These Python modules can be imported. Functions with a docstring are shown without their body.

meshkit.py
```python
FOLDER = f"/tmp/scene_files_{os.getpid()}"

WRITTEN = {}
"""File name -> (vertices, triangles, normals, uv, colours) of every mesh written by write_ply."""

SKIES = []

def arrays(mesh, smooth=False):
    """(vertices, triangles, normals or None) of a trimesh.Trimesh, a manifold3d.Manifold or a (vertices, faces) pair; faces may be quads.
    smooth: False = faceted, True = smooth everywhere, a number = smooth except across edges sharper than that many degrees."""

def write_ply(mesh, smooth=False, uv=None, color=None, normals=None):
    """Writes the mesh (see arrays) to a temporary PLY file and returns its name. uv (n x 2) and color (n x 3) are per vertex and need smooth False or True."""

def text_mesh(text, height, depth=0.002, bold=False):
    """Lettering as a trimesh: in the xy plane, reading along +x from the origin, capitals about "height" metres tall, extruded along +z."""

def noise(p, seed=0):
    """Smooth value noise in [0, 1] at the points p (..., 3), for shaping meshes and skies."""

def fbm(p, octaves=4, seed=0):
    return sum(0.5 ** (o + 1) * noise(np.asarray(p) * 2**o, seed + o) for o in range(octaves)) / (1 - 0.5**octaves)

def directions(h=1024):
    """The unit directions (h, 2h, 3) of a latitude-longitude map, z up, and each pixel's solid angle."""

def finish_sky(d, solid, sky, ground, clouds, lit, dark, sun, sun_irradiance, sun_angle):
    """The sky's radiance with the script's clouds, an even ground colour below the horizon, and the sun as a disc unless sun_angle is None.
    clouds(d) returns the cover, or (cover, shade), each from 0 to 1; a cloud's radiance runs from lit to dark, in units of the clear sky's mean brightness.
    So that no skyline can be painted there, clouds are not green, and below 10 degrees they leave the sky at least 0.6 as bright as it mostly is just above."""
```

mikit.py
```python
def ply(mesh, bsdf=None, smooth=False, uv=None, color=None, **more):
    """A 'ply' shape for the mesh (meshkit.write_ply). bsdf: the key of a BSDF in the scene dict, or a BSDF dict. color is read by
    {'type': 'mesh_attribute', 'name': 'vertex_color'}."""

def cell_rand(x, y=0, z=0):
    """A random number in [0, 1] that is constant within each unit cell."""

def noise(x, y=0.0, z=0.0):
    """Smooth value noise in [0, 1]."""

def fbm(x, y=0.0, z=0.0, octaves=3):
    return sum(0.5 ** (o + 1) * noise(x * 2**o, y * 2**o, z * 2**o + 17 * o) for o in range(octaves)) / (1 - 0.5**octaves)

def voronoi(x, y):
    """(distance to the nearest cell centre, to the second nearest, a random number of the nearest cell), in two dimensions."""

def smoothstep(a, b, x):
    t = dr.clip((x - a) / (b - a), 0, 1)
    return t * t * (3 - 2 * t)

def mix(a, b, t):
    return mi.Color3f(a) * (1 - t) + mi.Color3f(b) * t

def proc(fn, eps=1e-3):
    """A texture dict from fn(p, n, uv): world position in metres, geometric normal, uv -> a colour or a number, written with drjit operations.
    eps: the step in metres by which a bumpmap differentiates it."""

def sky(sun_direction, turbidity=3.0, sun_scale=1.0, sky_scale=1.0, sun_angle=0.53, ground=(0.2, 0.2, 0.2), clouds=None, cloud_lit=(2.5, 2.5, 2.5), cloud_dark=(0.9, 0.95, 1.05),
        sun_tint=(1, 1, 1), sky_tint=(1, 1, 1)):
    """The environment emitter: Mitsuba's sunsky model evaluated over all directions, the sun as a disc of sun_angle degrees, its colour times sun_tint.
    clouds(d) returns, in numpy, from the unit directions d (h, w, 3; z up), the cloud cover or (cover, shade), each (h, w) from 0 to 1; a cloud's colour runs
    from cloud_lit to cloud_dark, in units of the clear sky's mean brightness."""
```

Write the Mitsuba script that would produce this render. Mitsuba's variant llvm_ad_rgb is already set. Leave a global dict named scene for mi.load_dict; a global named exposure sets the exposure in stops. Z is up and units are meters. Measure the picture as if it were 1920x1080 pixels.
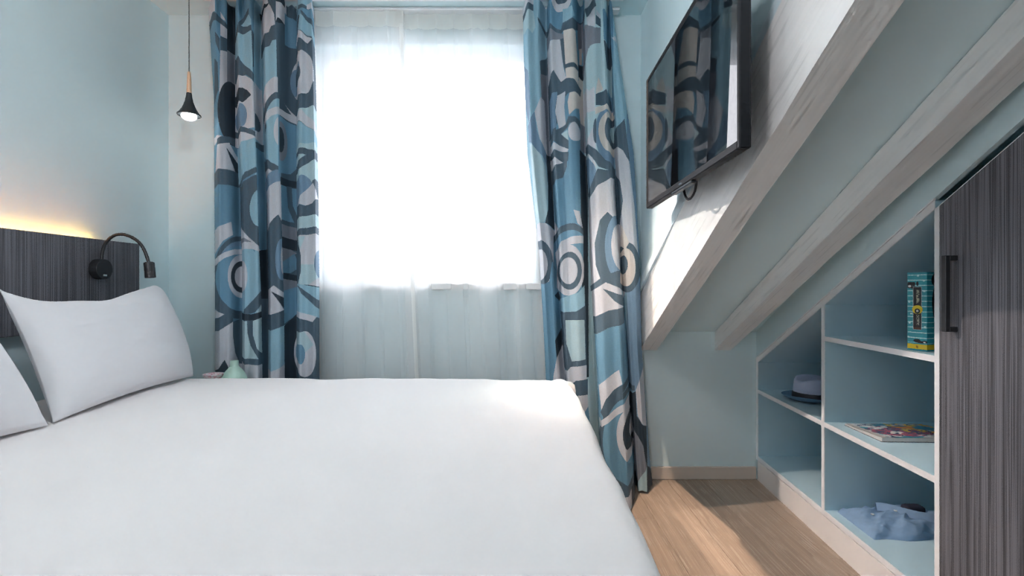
import math, random
import numpy as np
import trimesh
import drjit as dr
import mitsuba as mi
import mikit
import meshkit
from shapely.geometry import Polygon
import manifold3d as m3

random.seed(7)
rng = np.random.default_rng(7)
T = mi.ScalarTransform4f

# ------------------------------------------------------------------ camera, sky, lamps, exposure
F = 930.0                                   # focal length in pixels of a 1920 wide frame
exposure = -0.08
scene, labels = {}, {}
scene['camera'] = {'type': 'perspective', 'fov': 2 * math.degrees(math.atan(960 / F)), 'fov_axis': 'x', 'near_clip': 0.02,
                   'to_world': T().look_at(origin=[0, 0, 1.0], target=[0, 1, 1.0], up=[0, 0, 1])}
SKY = 27.0
scene['sky'] = mikit.sky([0.35, 0.55, 0.75], turbidity=4.0, sun_scale=0.0, sky_scale=SKY, clouds=lambda d: np.ones(d.shape[:2]),
                         cloud_lit=(2.5, 2.5, 2.68), cloud_dark=(2.5, 2.5, 2.5), ground=(0.35, 0.35, 0.36))
UNSEEN_LAMP_CEILING = (86.0, 84.0, 87.0)       # unseen ceiling globe, placed to light the near rafter and the bed
UNSEEN_LAMP_FLOOR = (52000.0, 40000.0, 31000.0)      # unseen narrow spotlight, placed to light the floor between bed and eaves
UNSEEN_LAMP_SHELF = (10500.0, 8700.0, 7600.0)       # unseen ceiling spotlight, placed to light the shelf unit
LED = (62.0, 20.0, 4.5)

D = 2.6                                     # back wall
XL, XR, YB, ZC = -1.80, 1.93, -1.7, 2.43
XC = 0.675                                  # dormer cheek
SL = 0.518                                  # roof slope


def roof_z(y): return 0.771 + SL * (D - y)
def beam_z(y): return 0.673 + SL * (D - y)
def at(px, py, d): return np.array([(px - 960) * d / F, d, 1 - (py - 540) * d / F])


# ------------------------------------------------------------------ helpers
def rgb(r, g, b): return {'type': 'rgb', 'value': [r, g, b]}
def srgb(r, g, b): return tuple(((c / 255) / 12.92 if c <= 10 else ((c / 255 + .055) / 1.055) ** 2.4) for c in (r, g, b))


def mat(name, color, rough=0.5, two=True, bump=None, bscale=0.001, **kw):
    base = rgb(*color) if isinstance(color, (tuple, list)) else color
    b = {'type': 'principled', 'base_color': base, 'roughness': rough, **kw}
    if bump is not None:
        b = {'type': 'bumpmap', 'arbitrary': bump, 'scale': bscale, 'bsdf': b}
    if two:
        b = {'type': 'twosided', 'bsdf': b}
    scene[name] = b


used = {}
def key_for(name, parent=None):
    k = (parent + '__' if parent else '') + name
    n = used.get(k, 0)
    used[k] = n + 1
    return k if n == 0 else f'{k}_{n:03d}'


def put(name, mesh, m, parent=None, smooth=False, label=None, cat=None, group=None, kind=None, uv=None, **more):
    k = key_for(name, parent)
    scene[k] = mikit.ply(mesh, m, smooth=smooth, uv=uv, **more)
    tag(k, label, cat, group, kind)
    return k


def tag(k, label=None, cat=None, group=None, kind=None):
    d = {}
    if label: d['label'] = label
    if cat: d['category'] = cat
    if group: d['group'] = group
    if kind: d['kind'] = kind
    if d: labels[k] = d


def thing(name, label, cat, group=None):
    k = key_for(name)
    tag(k, label, cat, group)
    return k


def box(x0, x1, y0, y1, z0, z1):
    m = trimesh.creation.box((x1 - x0, y1 - y0, z1 - z0))
    m.apply_translation(((x0 + x1) / 2, (y0 + y1) / 2, (z0 + z1) / 2))
    return m


def rbox(x0, x1, y0, y1, z0, z1, r=0.002, n=1):
    """box with chamfered edges: hull of eight small spheres / octahedra"""
    r = min(r, (x1 - x0) / 2.01, (y1 - y0) / 2.01, (z1 - z0) / 2.01)
    pts = []
    for x in (x0 + r, x1 - r):
        for y in (y0 + r, y1 - r):
            for z in (z0 + r, z1 - r):
                s = trimesh.creation.icosphere(n, r) if n > 1 else None
                o = s.vertices if s is not None else r * np.array([[1, 0, 0], [-1, 0, 0], [0, 1, 0], [0, -1, 0], [0, 0, 1], [0, 0, -1.]])
                pts.append(o + [x, y, z])
    return trimesh.convex.convex_hull(np.vstack(pts))


def hull(pts): return trimesh.convex.convex_hull(np.asarray(pts, float))
def cat(*ms): return trimesh.util.concatenate([m for m in ms])


def lathe(profile, n=48):
    """profile (r, z) bottom to top, outward"""
    return trimesh.creation.revolve(np.asarray(profile, float), sections=n)


def tube(points, r, n=12, caps=True):
    p = np.asarray(points, float)
    rr = np.broadcast_to(r, (len(p),)).astype(float)
    t = np.gradient(p, axis=0); t /= np.linalg.norm(t, axis=1, keepdims=True)
    ref = np.array([0, 0, 1.]) if abs(t[0][2]) < .9 else np.array([1., 0, 0])
    a = np.cross(t[0], ref); a /= np.linalg.norm(a)
    V = []
    ang = np.arange(n) * 2 * np.pi / n
    for i in range(len(p)):
        a = a - t[i] * (a @ t[i]); a /= np.linalg.norm(a)
        b = np.cross(t[i], a)
        V.append(p[i] + rr[i] * (np.cos(ang)[:, None] * a + np.sin(ang)[:, None] * b))
    V = np.vstack(V); Fq = []
    for i in range(len(p) - 1):
        for j in range(n):
            q = [i * n + j, i * n + (j + 1) % n, (i + 1) * n + (j + 1) % n, (i + 1) * n + j]
            Fq += [[q[0], q[1], q[2]], [q[0], q[2], q[3]]]
    if caps:
        V = np.vstack([V, p[0], p[-1]]); c0, c1 = len(V) - 2, len(V) - 1; L = (len(p) - 1) * n
        for j in range(n):
            Fq += [[c0, (j + 1) % n, j], [c1, L + j, L + (j + 1) % n]]
    return trimesh.Trimesh(V, Fq, process=False)


def smooth_path(pts, n=40):
    from scipy.interpolate import CubicSpline
    pts = np.asarray(pts, float)
    s = np.r_[0, np.cumsum(np.linalg.norm(np.diff(pts, axis=0), axis=1))]
    return CubicSpline(s, pts)(np.linspace(0, s[-1], n))


def grid(P, closed=False):
    """P (n, m, 3) -> quads mesh"""
    n, m = P.shape[:2]
    i, j = np.meshgrid(np.arange(n - 1), np.arange(m - 1), indexing='ij')
    a = i * m + j
    q = np.stack([a, a + 1, a + m + 1, a + m], -1).reshape(-1, 4)
    f = np.vstack([q[:, [0, 1, 2]], q[:, [0, 2, 3]]])
    return trimesh.Trimesh(P.reshape(-1, 3), f, process=False)


def prism(poly, axis, a, b):
    """polygon extruded along an axis: axis 'x' polygon in (y, z); 'y' polygon in (x, z)"""
    m = trimesh.creation.extrude_polygon(Polygon(poly), b - a, engine='earcut')
    v = m.vertices.copy()
    if axis == 'x':
        v = np.stack([v[:, 2] + a, v[:, 0], v[:, 1]], 1)
    elif axis == 'y':
        v = np.stack([v[:, 0], v[:, 2] + a, v[:, 1]], 1)
    else:
        v[:, 2] += a
    m = trimesh.Trimesh(v, m.faces, process=False)
    m.fix_normals()
    return m


N, FB, mixc, sst = mikit.noise, mikit.fbm, mikit.mix, mikit.smoothstep

# ------------------------------------------------------------------ materials
PAINT = (0.605, 0.735, 0.760)
mat('paint', mikit.proc(lambda p, n, uv: mi.Color3f(*PAINT) * (0.975 + 0.05 * FB(p.x * 3, p.y * 3, p.z * 3))), 0.75,
    bump=mikit.proc(lambda p, n, uv: FB(p.x * 120, p.y * 120, p.z * 120, 2), 1e-3), bscale=0.00025)
mat('ceiling_paint', (0.60, 0.75, 0.77), 0.8)
mat('white_paint', (0.80, 0.80, 0.79), 0.6)
mat('rear_bounce_paint', (0.74, 0.77, 0.77), 0.8)  # paler coat for the unseen rear wall, chosen to bounce light


def beam_grain(p, n, uv):
    s = p.y * 0.888 - p.z * 0.46
    c = p.y * 0.46 + p.z * 0.888
    g = N(s * 7, c * 120, p.x * 120) * 0.6 + N(s * 14, c * 260, p.x * 260) * 0.4
    return g + 0.8 * sst(0.62, 0.9, N(s * 5, c * 60, p.x * 60))


def beam_wear(p):
    s = p.y * 0.888 - p.z * 0.46
    c = p.y * 0.46 + p.z * 0.888
    crack = sst(0.70, 0.82, N(s * 6, c * 110, p.x * 110)) * 0.10 + sst(0.72, 0.86, N(s * 11 + 30, c * 60, p.x * 60)) * 0.05
    streak = (N(s * 4, c * 180, p.x * 180) - 0.5) * 0.05
    return 1 - crack + streak


mat('beam_white', mikit.proc(lambda p, n, uv: mi.Color3f(0.87, 0.85, 0.83) * beam_wear(p) * (0.94 + 0.09 * FB(p.x * 9, p.y * 5, p.z * 9))), 0.55,
    bump=mikit.proc(beam_grain, 1.5e-3), bscale=0.0035)


def oak(p, n, uv):
    pid = mikit.cell_rand(uv.x * 977.0, uv.y * 613.0)
    s = p.y * 1.0 + pid * 7; c = p.x + pid * 3
    wav = 0.012 * N(s * 2.2, pid * 50) + 0.006 * N(s * 6, c * 8)
    rings = N((c + wav) * 60, s * 1.1, pid * 9)
    fine = N((c + wav) * 260, s * 5.0, 3.0)
    pores = sst(0.66, 0.80, N((c + wav) * 420, s * 9, 8.0))
    base = mixc((0.235, 0.175, 0.13), (0.35, 0.265, 0.20), rings * 0.65 + fine * 0.35)
    base = mixc(base, (0.45, 0.37, 0.30), pores * 0.45)
    return base * (0.90 + 0.2 * pid)


mat('oak', mikit.proc(oak), 0.42, specular=0.4)
mat('slab', (0.2, 0.18, 0.15), 0.8)


def lam(axis):
    def fn(p, n, uv):
        c = (p.y if axis == 'y' else p.x) * 1.0
        a = N(c * 330, p.z * 3.0, 1.0); b = N(c * 800, p.z * 6.0, 2.0); d = N(c * 90, p.z * 1.2, 5.0)
        t = 0.42 * a + 0.42 * b + 0.16 * d
        return mixc((0.048, 0.049, 0.056), (0.158, 0.160, 0.182), sst(0.2, 0.8, t))
    return fn


mat('dark_laminate', mikit.proc(lam('y')), 0.5, specular=0.25)
mat('shelf_blue', (0.445, 0.60, 0.665), 0.5)
mat('shelf_edge', (0.86, 0.855, 0.86), 0.4)
mat('plinth_white', (0.86, 0.82, 0.79), 0.5)
mat('baseboard_paint', (0.52, 0.46, 0.40), 0.5)
mat('black_metal', (0.012, 0.013, 0.015), 0.38, specular=0.5)
mat('black_plastic', (0.007, 0.008, 0.010), 0.5, specular=0.15)
scene['tv_glass'] = {'type': 'plastic', 'diffuse_reflectance': rgb(0.003, 0.003, 0.0035), 'int_ior': 1.8}
mat('chrome', (0.7, 0.7, 0.7), 0.2, metallic=1.0)
mat('gunmetal', (0.045, 0.055, 0.062), 0.32, metallic=0.6)
mat('wood_stem', mikit.proc(lambda p, n, uv: mixc((0.55, 0.34, 0.20), (0.80, 0.56, 0.38), N(p.x * 400, p.y * 400, p.z * 18))), 0.4)
mat('cord_grey', (0.05, 0.07, 0.08), 0.6)
mat('pvc_white', (0.78, 0.79, 0.80), 0.35)
mat('rail_white', (0.82, 0.84, 0.85), 0.4)
scene['pane'] = {'type': 'thindielectric', 'int_ior': 1.5}
mat('lens_dull', (0.5, 0.5, 0.5), 0.3)

LINEN_N = mikit.proc(lambda p, n, uv: FB(p.x * 9, p.y * 9, p.z * 9, 3) + 0.02 * N(p.x * 900, p.y * 900, p.z * 900), 3e-3)
mat('linen', (0.725, 0.69, 0.68), 0.8, bump=LINEN_N, bscale=0.0035, sheen=0.3)
mat('pillow_linen', (0.745, 0.73, 0.75), 0.8, bump=LINEN_N, bscale=0.006, sheen=0.3)
scene['sheer'] = {'type': 'blendbsdf', 'weight': 0.66,
                  'a': {'type': 'thindielectric', 'int_ior': 1.02},
                  'b': {'type': 'principledthin', 'base_color': rgb(0.93, 0.925, 0.92), 'roughness': 0.9, 'diff_trans': 1.02, 'eta': 1.3, 'spec_trans': 0.0}}
scene['sheer_tape'] = {'type': 'blendbsdf', 'weight': 0.9,
                       'a': {'type': 'thindielectric', 'int_ior': 1.02},
                       'b': {'type': 'principledthin', 'base_color': rgb(0.86, 0.86, 0.83), 'roughness': 0.9, 'diff_trans': 0.9, 'eta': 1.3, 'spec_trans': 0.0}}

# ------------------------------------------------------------------ the room
put('floor', box(XL - .1, XR + .1, YB - .1, D + .1, -0.10, -0.012), 'slab', kind='structure', label='oak plank floor of the attic bedroom')
pw, plen = 0.186, 1.285
kx = 0
x = XL
while x < XR - 1e-6:
    x1 = min(x + pw, XR)
    y = YB - rng.uniform(0, plen)
    while y < D:
        y0, y1 = max(y, YB), min(y + plen, D)
        if y1 - y0 > 0.03:
            g = 0.0005
            m = rbox(x + g, x1 - g, y0 + g, y1 - g, -0.012, 0.0, 0.0008)
            pid = rng.uniform(0, 1, 2)
            put('plank', m, 'oak', 'floor', uv=np.tile(pid, (len(m.vertices), 1)))
        y += plen
    x += pw

put('wall_left', box(XL - .12, XL, YB - .12, D + .25, -0.1, ZC + .1), 'paint', kind='structure')
RX0, RX1, RZ0, RZ1 = -1.62, -0.30, 1.00, 2.28           # unseen window behind the camera, placed to light the facing walls
put('wall_rear', cat(box(XL, RX0, YB - .12, YB, -0.1, ZC + .1), box(RX1, XR, YB - .12, YB, -0.1, ZC + .1),
                     box(RX0, RX1, YB - .12, YB, -0.1, RZ0), box(RX0, RX1, YB - .12, YB, RZ1, ZC + .1)), 'rear_bounce_paint', kind='structure')
put('wall_right', box(XR, XR + .12, YB - .12, D + .25, -0.1, ZC + .1), 'paint', kind='structure')
WX0, WX1, WZ0, WZ1 = -1.04, 0.125, 1.025, 2.275          # window opening
put('wall_back', cat(box(XL, WX0, D, D + .25, -0.1, ZC + .1), box(WX1, XR, D, D + .25, -0.1, ZC + .1),
                     box(WX0, WX1, D, D + .25, -0.1, WZ0), box(WX0, WX1, D, D + .25, WZ1, ZC + .1)), 'paint', kind='structure')
yt = D - (ZC - 0.771) / SL
put('ceiling', cat(box(XL, XC + 0.1, YB, D, ZC, ZC + .12), box(XC + 0.1, XR, YB, yt + 0.1, ZC, ZC + .12)), 'ceiling_paint', kind='structure')
put('ceiling_slope', prism([(D, roof_z(D)), (yt, ZC), (yt, ZC + .12), (D, roof_z(D) + .14)], 'x', XC + 0.03, XR), 'paint', kind='structure')
put('wall_cheek', prism([(D, roof_z(D) - 0.03), (D, ZC), (yt - 0.05, ZC)], 'x', XC, XC + 0.05), 'paint', kind='structure')
put('baseboard_back', cat(rbox(XL, 1.275, D - 0.014, D, 0, 0.067, 0.003)), 'baseboard_paint', kind='structure')
put('baseboard_left', rbox(XL, XL + 0.014, YB, D - 0.014, 0, 0.067, 0.003), 'baseboard_paint', kind='structure')


def beam(name, xa, xb, height, label, seed, y_far=D, y_near=-0.55):
    """rough-hewn rafter: xa, xb = (x at the wall, slope of x per metre towards the camera)"""
    n, m = 260, 10
    ys = np.linspace(y_far, y_near, n)
    # cross section loop: bottom (m), right (m), top, left (m)
    loop = []
    for k in range(m): loop.append((k / m, 0.0))
    for k in range(m): loop.append((1.0, k / m))
    loop += [(1.0, 1.0), (0.5, 1.0)]
    for k in range(m): loop.append((0.0, 1 - k / m))
    L = len(loop)
    V = np.zeros((n, L, 3))
    for i, y in enumerate(ys):
        x0 = xa[0] + xa[1] * (D - y); x1 = xb[0] + xb[1] * (D - y); z0 = beam_z(y)
        for j, (a, b) in enumerate(loop):
            V[i, j] = (x0 + (x1 - x0) * a, y, z0 + height * b)
    q = V.reshape(-1, 3)
    s = q[:, 1] * 1.126
    nz = meshkit.fbm(np.stack([s * 6, q[:, 0] * 30, (q[:, 2] + SL * q[:, 1]) * 30], 1), 3, seed) - 0.5
    nx = meshkit.fbm(np.stack([s * 6 + 40, q[:, 0] * 30, (q[:, 2] + SL * q[:, 1]) * 30], 1), 3, seed + 5) - 0.5
    q = q.copy(); q[:, 0] += 0.007 * nx; q[:, 2] += 0.009 * nz
    f = []
    for i in range(n - 1):
        for j in range(L):
            a, b = i * L + j, i * L + (j + 1) % L
            f += [[a, a + L, b + L], [a, b + L, b]]
    c0, c1 = len(q), len(q) + 1
    q = np.vstack([q, q[:L].mean(0), q[-L:].mean(0)])
    for j in range(L):
        f += [[c0, j, (j + 1) % L], [c1, (n - 1) * L + (j + 1) % L, (n - 1) * L + j]]
    mm = trimesh.Trimesh(q, f, process=False); mm.fix_normals()
    return put(name, mm, 'beam_white', smooth=35, label=label, cat='beam', group='white painted rafters')


beam('rafter', (0.669, -0.017), (0.757, -0.014), 0.283, 'wide white painted rafter beam under the television, beside the dormer', 3)
beam('rafter', (1.062, -0.021), (1.146, -0.0135), 0.093, 'slimmer white painted rafter beam crossing the sloped ceiling above the shelf unit', 9)
# pale batten along the top of the near rafter on the cheek wall
bt = [(D - 0.001, beam_z(D) + 0.283 + 0.002), (-0.55, beam_z(-0.55) + 0.283 + 0.002)]
mat('trim_paint', (0.68, 0.79, 0.83), 0.5)
put('trim_1', prism([(bt[0][0], bt[0][1]), (bt[1][0], bt[1][1]), (bt[1][0], bt[1][1] + 0.05), (bt[0][0], bt[0][1] + 0.05)], 'x', XC - 0.022, XC), 'trim_paint', kind='structure')

# ------------------------------------------------------------------ window
W = 'window_1'
tag(W, 'white three light window glowing behind the sheer curtain', None, None, 'structure')
fy0, fy1 = D + 0.10, D + 0.16
put('frame', cat(box(WX0, WX0 + .05, fy0, fy1, WZ0, WZ1), box(WX1 - .05, WX1, fy0, fy1, WZ0, WZ1),
                 box(WX0 + .05, WX1 - .05, fy0, fy1, WZ1 - .05, WZ1), box(WX0 + .05, WX1 - .05, fy0, fy1, WZ0, WZ0 + .085)), 'pvc_white', W)
for xm in (-0.69, -0.23):
    put('mullion', rbox(xm - .018, xm + .018, fy0 + .002, fy1 - .002, WZ0 + .085, WZ1 - .05, .003), 'pvc_white', W)
edges = [WX0 + .05, -0.69, -0.23, WX1 - .05]
for a, b in zip(edges[:-1], edges[1:]):
    a += .018 if a > WX0 + .06 else 0; b -= .018 if b < WX1 - .06 else 0
    yy = D + 0.13
    put('pane', trimesh.Trimesh([[a, yy, WZ0 + .085], [b, yy, WZ0 + .085], [b, yy, WZ1 - .05], [a, yy, WZ1 - .05]], [[0, 1, 2], [0, 2, 3]], process=False), 'pane', W)
put('sill', rbox(WX0 - .03, WX1 + .03, D - 0.03, D + 0.099, WZ0 - 0.035, WZ0, .004), 'white_paint', W)

W2 = 'unseen_window_2'
tag(W2, 'unseen two light window behind the camera, lighting the back wall', None, None, 'structure')
put('frame', cat(box(RX0, RX0 + .05, YB - .1, YB - .04, RZ0, RZ1), box(RX1 - .05, RX1, YB - .1, YB - .04, RZ0, RZ1),
                 box(RX0 + .05, RX1 - .05, YB - .1, YB - .04, RZ1 - .05, RZ1), box(RX0 + .05, RX1 - .05, YB - .1, YB - .04, RZ0, RZ0 + .05),
                 box((RX0 + RX1) / 2 - .03, (RX0 + RX1) / 2 + .03, YB - .1, YB - .04, RZ0 + .05, RZ1 - .05)), 'pvc_white', W2)
for a, b in ((RX0 + .05, (RX0 + RX1) / 2 - .03), ((RX0 + RX1) / 2 + .03, RX1 - .05)):
    put('pane', trimesh.Trimesh([[a, YB - .07, RZ0 + .05], [b, YB - .07, RZ0 + .05], [b, YB - .07, RZ1 - .05], [a, YB - .07, RZ1 - .05]], [[0, 1, 2], [0, 2, 3]], process=False), 'pane', W2)

# ------------------------------------------------------------------ curtains
dk, sl, st, bl, lb, aq, lv, gr, cr = (srgb(33, 51, 64), srgb(70, 93, 109), srgb(110, 142, 168), srgb(101, 146, 172), srgb(146, 187, 205),
                                      srgb(178, 206, 214), srgb(202, 206, 214), srgb(126, 134, 146), srgb(216, 210, 204))  # cream: pale print colour with warm light mixed into it
PX = D / F * 0.95                # metres of cloth per chart unit


def U(x): return (x - 390) * PX
def V_(y): return 1 - (y - 540) * PX


def pattern(base_strips, shapes):
    """printed cloth, some colours include fold shade: shapes painted in order; every shape: (colour, clip or None, polygon points) or ('e', colour, clip, cx, cy, rx, ry)"""
    def fn(p, n, uv):
        u, v = uv.x, uv.y
        x = u / PX + 390; y = (1 - v) / PX + 540
        c = mi.Color3f(*base_strips[0][1])
        for x0, col in base_strips[1:]:
            c = dr.select(x > x0, mi.Color3f(*col), c)
        for s in shapes:
            if s[0] == 'e':
                _, col, clip, cx, cy, rx, ry = s
                inside = dr.square((x - cx) / rx) + dr.square((y - cy) / ry) < 1
            else:
                col, clip, pts = s
                inside = mi.Bool(False)
                for (ax, ay), (bx, by) in zip(pts, pts[1:] + pts[:1]):
                    if ay == by: continue
                    cross = ((ay > y) != (by > y)) & (x < (bx - ax) * (y - ay) / (by - ay) + ax)
                    inside = inside ^ cross
            if clip: inside &= (x > clip[0]) & (x < clip[1])
            c = dr.select(inside, mi.Color3f(*col), c)
        weave = 0.93 + 0.07 * N(x * 2.2, y * 0.5) + 0.07 * N(x * 0.5, y * 2.2) + 0.04 * N(x * 3, y * 3)
        return c * weave * 0.74
    return fn


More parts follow.
